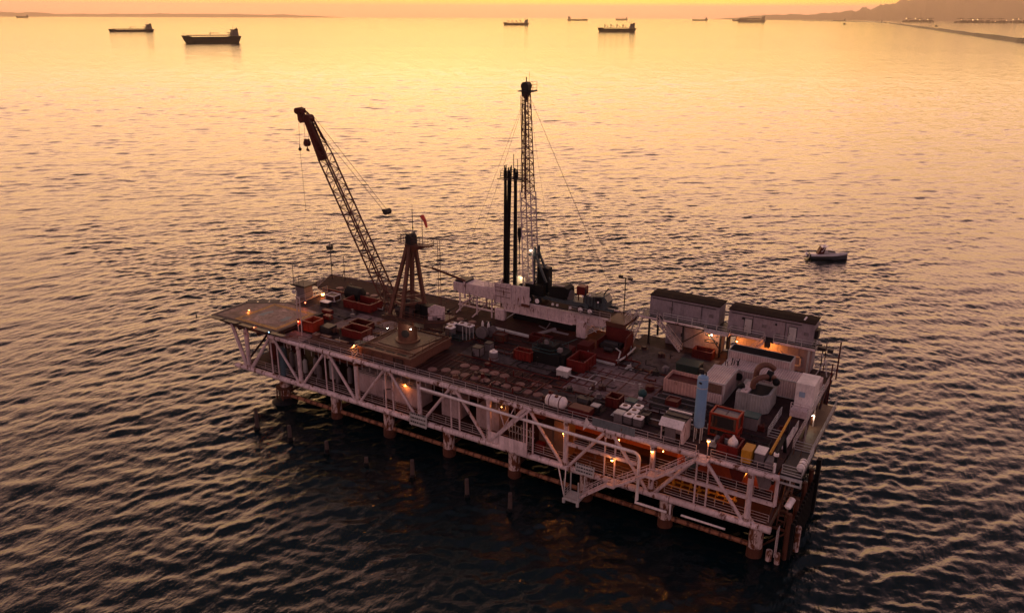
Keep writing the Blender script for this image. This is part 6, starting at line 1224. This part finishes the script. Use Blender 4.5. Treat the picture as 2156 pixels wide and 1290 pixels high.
# ================================================================ lamps
SOD = (1.0,.27,.04)
bulb_o = glow('sodium_bulb', (1.0,.42,.08), 18); bulb_w = glow('white_bulb', (1.0,.86,.66), 22); bulb_r = glow('red_bulb', (1.0,.13,.05), 16); bulb_b = glow('blue_bulb', (.35,.7,1.0), 8)
def lamp(label, p, kind='o', power=260, r=.12, pole=None, name='work_lamp', group='small work lamps on the platform', li=True):
    p = Vector(p); t = T(name, label, 'lamp', p, group); mt = dict(o=bulb_o,w=bulb_w,r=bulb_r,b=bulb_b)[kind]
    m = MB(); m.ball(p, r, 6, 10); m.build('bulb', mt, t)
    m = MB(); m.cyl(p+V(0,.0,r*.75), p+V(0,.0,r*.75+.1), r*1.5, r*.7, n=10)
    if pole is not None:
        q = Vector(pole); m.cyl(q, p-V(0,0,r*.9) if q.z < p.z else p+V(0,0,.2), .05, n=6)
    else: m.beam(p+V(0,0,r*.8+.05), p+V(.0,.35,r*.8+.15), .05)
    m.build('bracket', M['rail'], t)
    if li:
        l_ = bpy.data.lights.new('lamp_light', 'POINT'); l_.energy = power; l_.shadow_soft_size = .1; l_.color = dict(o=SOD,w=(1,.8,.55),r=(1,.15,.05),b=(.4,.7,1))[kind]
        o = bpy.data.objects.new('lamp_light', l_); S.collection.objects.link(o); o.parent = t; o.location = (0,-.22,-.1-r)
    return t
lamp('orange lamp glowing under the deck above the long pale tank', (-52.6,2.4,7.75), 'o', 130)
lamp('orange lamp beside the post right of the pale bulwark', (-25.9,.25,8.5), 'o', 130)
lamp('bright yellow lamp on the mid level beam above the notice board', (-18.9,-.45,7.25), 'o', 60, .17)
lamp('bright yellow lamp at the top of a post left of the upper stair', (-13.9,-.55,10.0), 'o', 60, .17)
lamp('orange lamp on a thin pole at the head of the front stairs', (-7.6,-.1,13.0), 'o', 40, .17, pole=(-7.6,-.1,10.8))
lamp('orange glow lamp on the far deck behind the helideck', (-82.4,17.2,11.7), 'o', 160, .3)
lamp('large orange lamp under the walkway of the right cabin, above the black roofed container', (-8.6,28.3,14.25), 'o', 480, .2)
lamp('orange lamp under the left cabin walkway', (-17.0,28.2,14.1), 'o', 220, .12)
lamp('white lamp hanging under the walkway between the cabins', (-16.4,27.2,14.6), 'w', 150, .13)
lamp('orange lamp behind the left end of the black roofed container', (-13.0,28.2,14.0), 'o', 250, .12)
lamp('white lamp on the side walkway at the right end', (-.2,19.4,9.6), 'w', 60, .1)
lamp('white lamp high on the lower part of the drilling mast', (-45.4,25.4,23.2), 'w', 25, .14)
lamp('cool white lamp on the crane pedestal', (-53.0,4.6,15.4), 'w', 60, .1)
lamp('warm lamp at the left corner of the crane base', (-60.0,.3,12.9), 'o', 110, .08)
lamp('added white lamp lighting the yellow tank behind the drill pipe', (-48.0,26.9,17.9), 'w', 90, .05)  # lamp added to light the yellow tank
lamp('tiny white lamp on the deck left of the crane turntable', (-61.5,9.5,12.2), 'w', 50, .1)
lamp('yellow lamp behind the rig end platform', (-35.6,27.0,14.2), 'o', 130, .08)
lamp('orange lamp over the valves behind the pale bulwark', (-35.6,1.2,9.2), 'o', 90, .08)
lamp('warm lamp over the yellow pipe manifold at the right end', (-5.2,2.2,6.9), 'o', 60, .07)
lamp('inner orange lamp behind the notice board bay', (-20.5,5.2,6.9), 'o', 520, .09)
lamp('inner orange lamp behind the upper front stair', (-14.6,5.2,7.0), 'o', 420, .09)
lamp('inner orange lamp beside the brown panelled house', (-27.4,5.4,7.2), 'o', 380, .09)
lamp('inner orange lamp below the slung red tank', (-3.4,4.6,7.6), 'o', 180, .09)
gh = 'marker lamps round the helideck'
for p, k, lb in (((-85.5,3.6,12.35),'o','orange marker lamp on the left half of the helideck'), ((-79.8,-.55,11.9),'r','red marker lamp on the front edge of the helideck'), ((-79.2,9.9,12.9),'r','red marker lamp at the far edge of the helideck'), ((-73.8,3.0,12.9),'r','red marker lamp on the double post frame'),
                 ((-86.3,-.5,11.75),'b','blue marker lamp near the left tip of the helideck'), ((-76.6,-.5,11.75),'b','blue marker lamp near the right end of the helideck front edge')):
    lamp(lb, p, k, 45, .10, name='marker_lamp', group=gh, li=k != 'b')
m = MB(); m.slab([(-74.1,3.1,12.4),(-73.4,3.1,12.4),(-73.4,3.1,13.3),(-74.1,3.1,13.3)],(0,.05,0)); t = T('warning_board', 'red square board behind the marker lamp on the double post frame', 'board', (-73.8,3.1,12.4)); m.build('face', M['red'], t)

# ================================================================ motor yacht
q = V(-18.9,130.5,0); y_ = T('motor_yacht', 'small white motor cruiser with a dark hull side, alone on the water', 'motor boat', q); WL[y_] = V(0,0,0)
yd = paint('yacht_hull', (.05,.05,.055), rust=0, rough=.25); yw = paint('yacht_white', (.5,.46,.45), rust=0, rough=.3)
m = MB(); ns = 20; vs = []; L_ = 10.4
for i in range(ns+1):
    t_ = i/ns; x = -L_/2+L_*t_; hb = 1.65*(1-max(0,(t_-.45)/.55)**2.2); dk = 1.15+.55*t_**1.6
    vs += [(x,-hb*.55,-.5),(x,-hb*.9,.35+.3*t_),(x,-max(hb,.04),dk),(x,max(hb,.04),dk),(x,hb*.9,.35+.3*t_),(x,hb*.55,-.5)]
m.add(vs, [(i*6+k,i*6+6+k,i*6+7+k,i*6+k+1) for i in range(ns) for k in range(5)]+[(0,1,2,3,4,5)], True); hull_ = m.build('hull', yd, y_)
m = MB(); vs = []
for i in range(ns+1):
    t_ = i/ns; x = -L_/2+L_*t_; hb = 1.67*(1-max(0,(t_-.45)/.55)**2.2); dk = 1.15+.55*t_**1.6; vs += [(x,-max(hb,.05)-.02,dk-.32),(x,-max(hb,.05)-.03,dk+.03),(x,-max(hb,.05)*.6,dk+.12+.15*max(0,t_-.4)),(x,max(hb,.05)*.6,dk+.12+.15*max(0,t_-.4)),(x,max(hb,.05)+.03,dk+.03),(x,max(hb,.05)+.02,dk-.32)]
m.add(vs, [(i*6+k,i*6+6+k,i*6+7+k,i*6+k+1) for i in range(ns) for k in range(5)], True); m.build('deck', yw, y_)
m = MB(); m.slab([(-2.4,-1.15,1.5),(1.9,-1.05,1.6),(1.0,-.95,2.35),(-.8,-1.0,2.55),(-2.4,-1.1,2.3)],(0,2.1,0)); sup_ = m.build('cabin', yw, y_)
m = MB(); m.slab([(-.6,-1.17,2.15),(1.45,-1.12,1.95),(.95,-1.05,2.35),(-.6,-1.1,2.48)],(0,.1,0)); m.slab([(1.5,-.95,1.95),(1.5,.95,1.95),(.98,.85,2.38),(.98,-.85,2.38)],(.06,0,.03)); m.build('window', M['glass'], sup_)
m = MB(); m.slab([(-3.4,-1.2,1.3),(-1.6,-1.15,1.5),(-1.2,-1.0,3.3),(-2.5,-1.0,3.1)],(0,2.3,0)); m.build('canopy', M['redd'], y_)
m = MB(); m.slab([(-2.3,-1.1,3.15),(-.9,-1.05,3.35),(-.6,-1.0,3.5),(-2.1,-1.0,3.3)],(0,2.1,0)); m.cyl((-1.5,0,3.4),(-1.5,0,3.75),.35,n=10); m.cyl((-1.3,0,3.6),(-1.3,0,4.5),.03,n=4); m.beam((-2.2,-1.1,2.0),(-1.4,-1.0,3.3),.12); m.build('radar_arch', M['plastic'], y_)
m = MB(); m.rail([(1.8,-1.2,1.6),(3.4,-.85,1.7),(4.3,-.2,1.75),(3.4,.85,1.7),(1.8,1.2,1.6)], h=.45, r=.025, mids=1, kick=False, step=1); m.build('bow_rail', M['lgrey'], y_)
m = MB(); m.box(-6.4,-5.2,-1.2,1.2,.25,.4); m.build('swim_platform', yd, y_)
y_.rotation_euler = (0,0,R(24)); y_.scale = (.88,.88,.95); WL[y_] = q
tn = T('tender', 'small white dinghy hung at the stern of the motor cruiser', 'dinghy', q+V(-5.2*math.cos(R(24)),-5.2*math.sin(R(24)),.35)); WL[tn] = V(0,0,0)
m = MB(); m.bend([(-.5,-1.2,.5),(-.5,1.2,.5),(.1,1.5,.7)],.28,.4,8); m.bend([(.3,-1.2,.5),(.3,1.2,.5),(.0,1.5,.7)],.28,.3,8); m.box(-.5,.3,-1.1,1.1,.3,.4); m.build('tube', M['plastic'], tn); m = MB(); m.box(-.3,.1,-1.5,-1.2,.4,1.1); m.build('outboard', M['black'], tn); tn.rotation_euler = (0,0,R(24)); tn.scale = (.75,.75,.8)
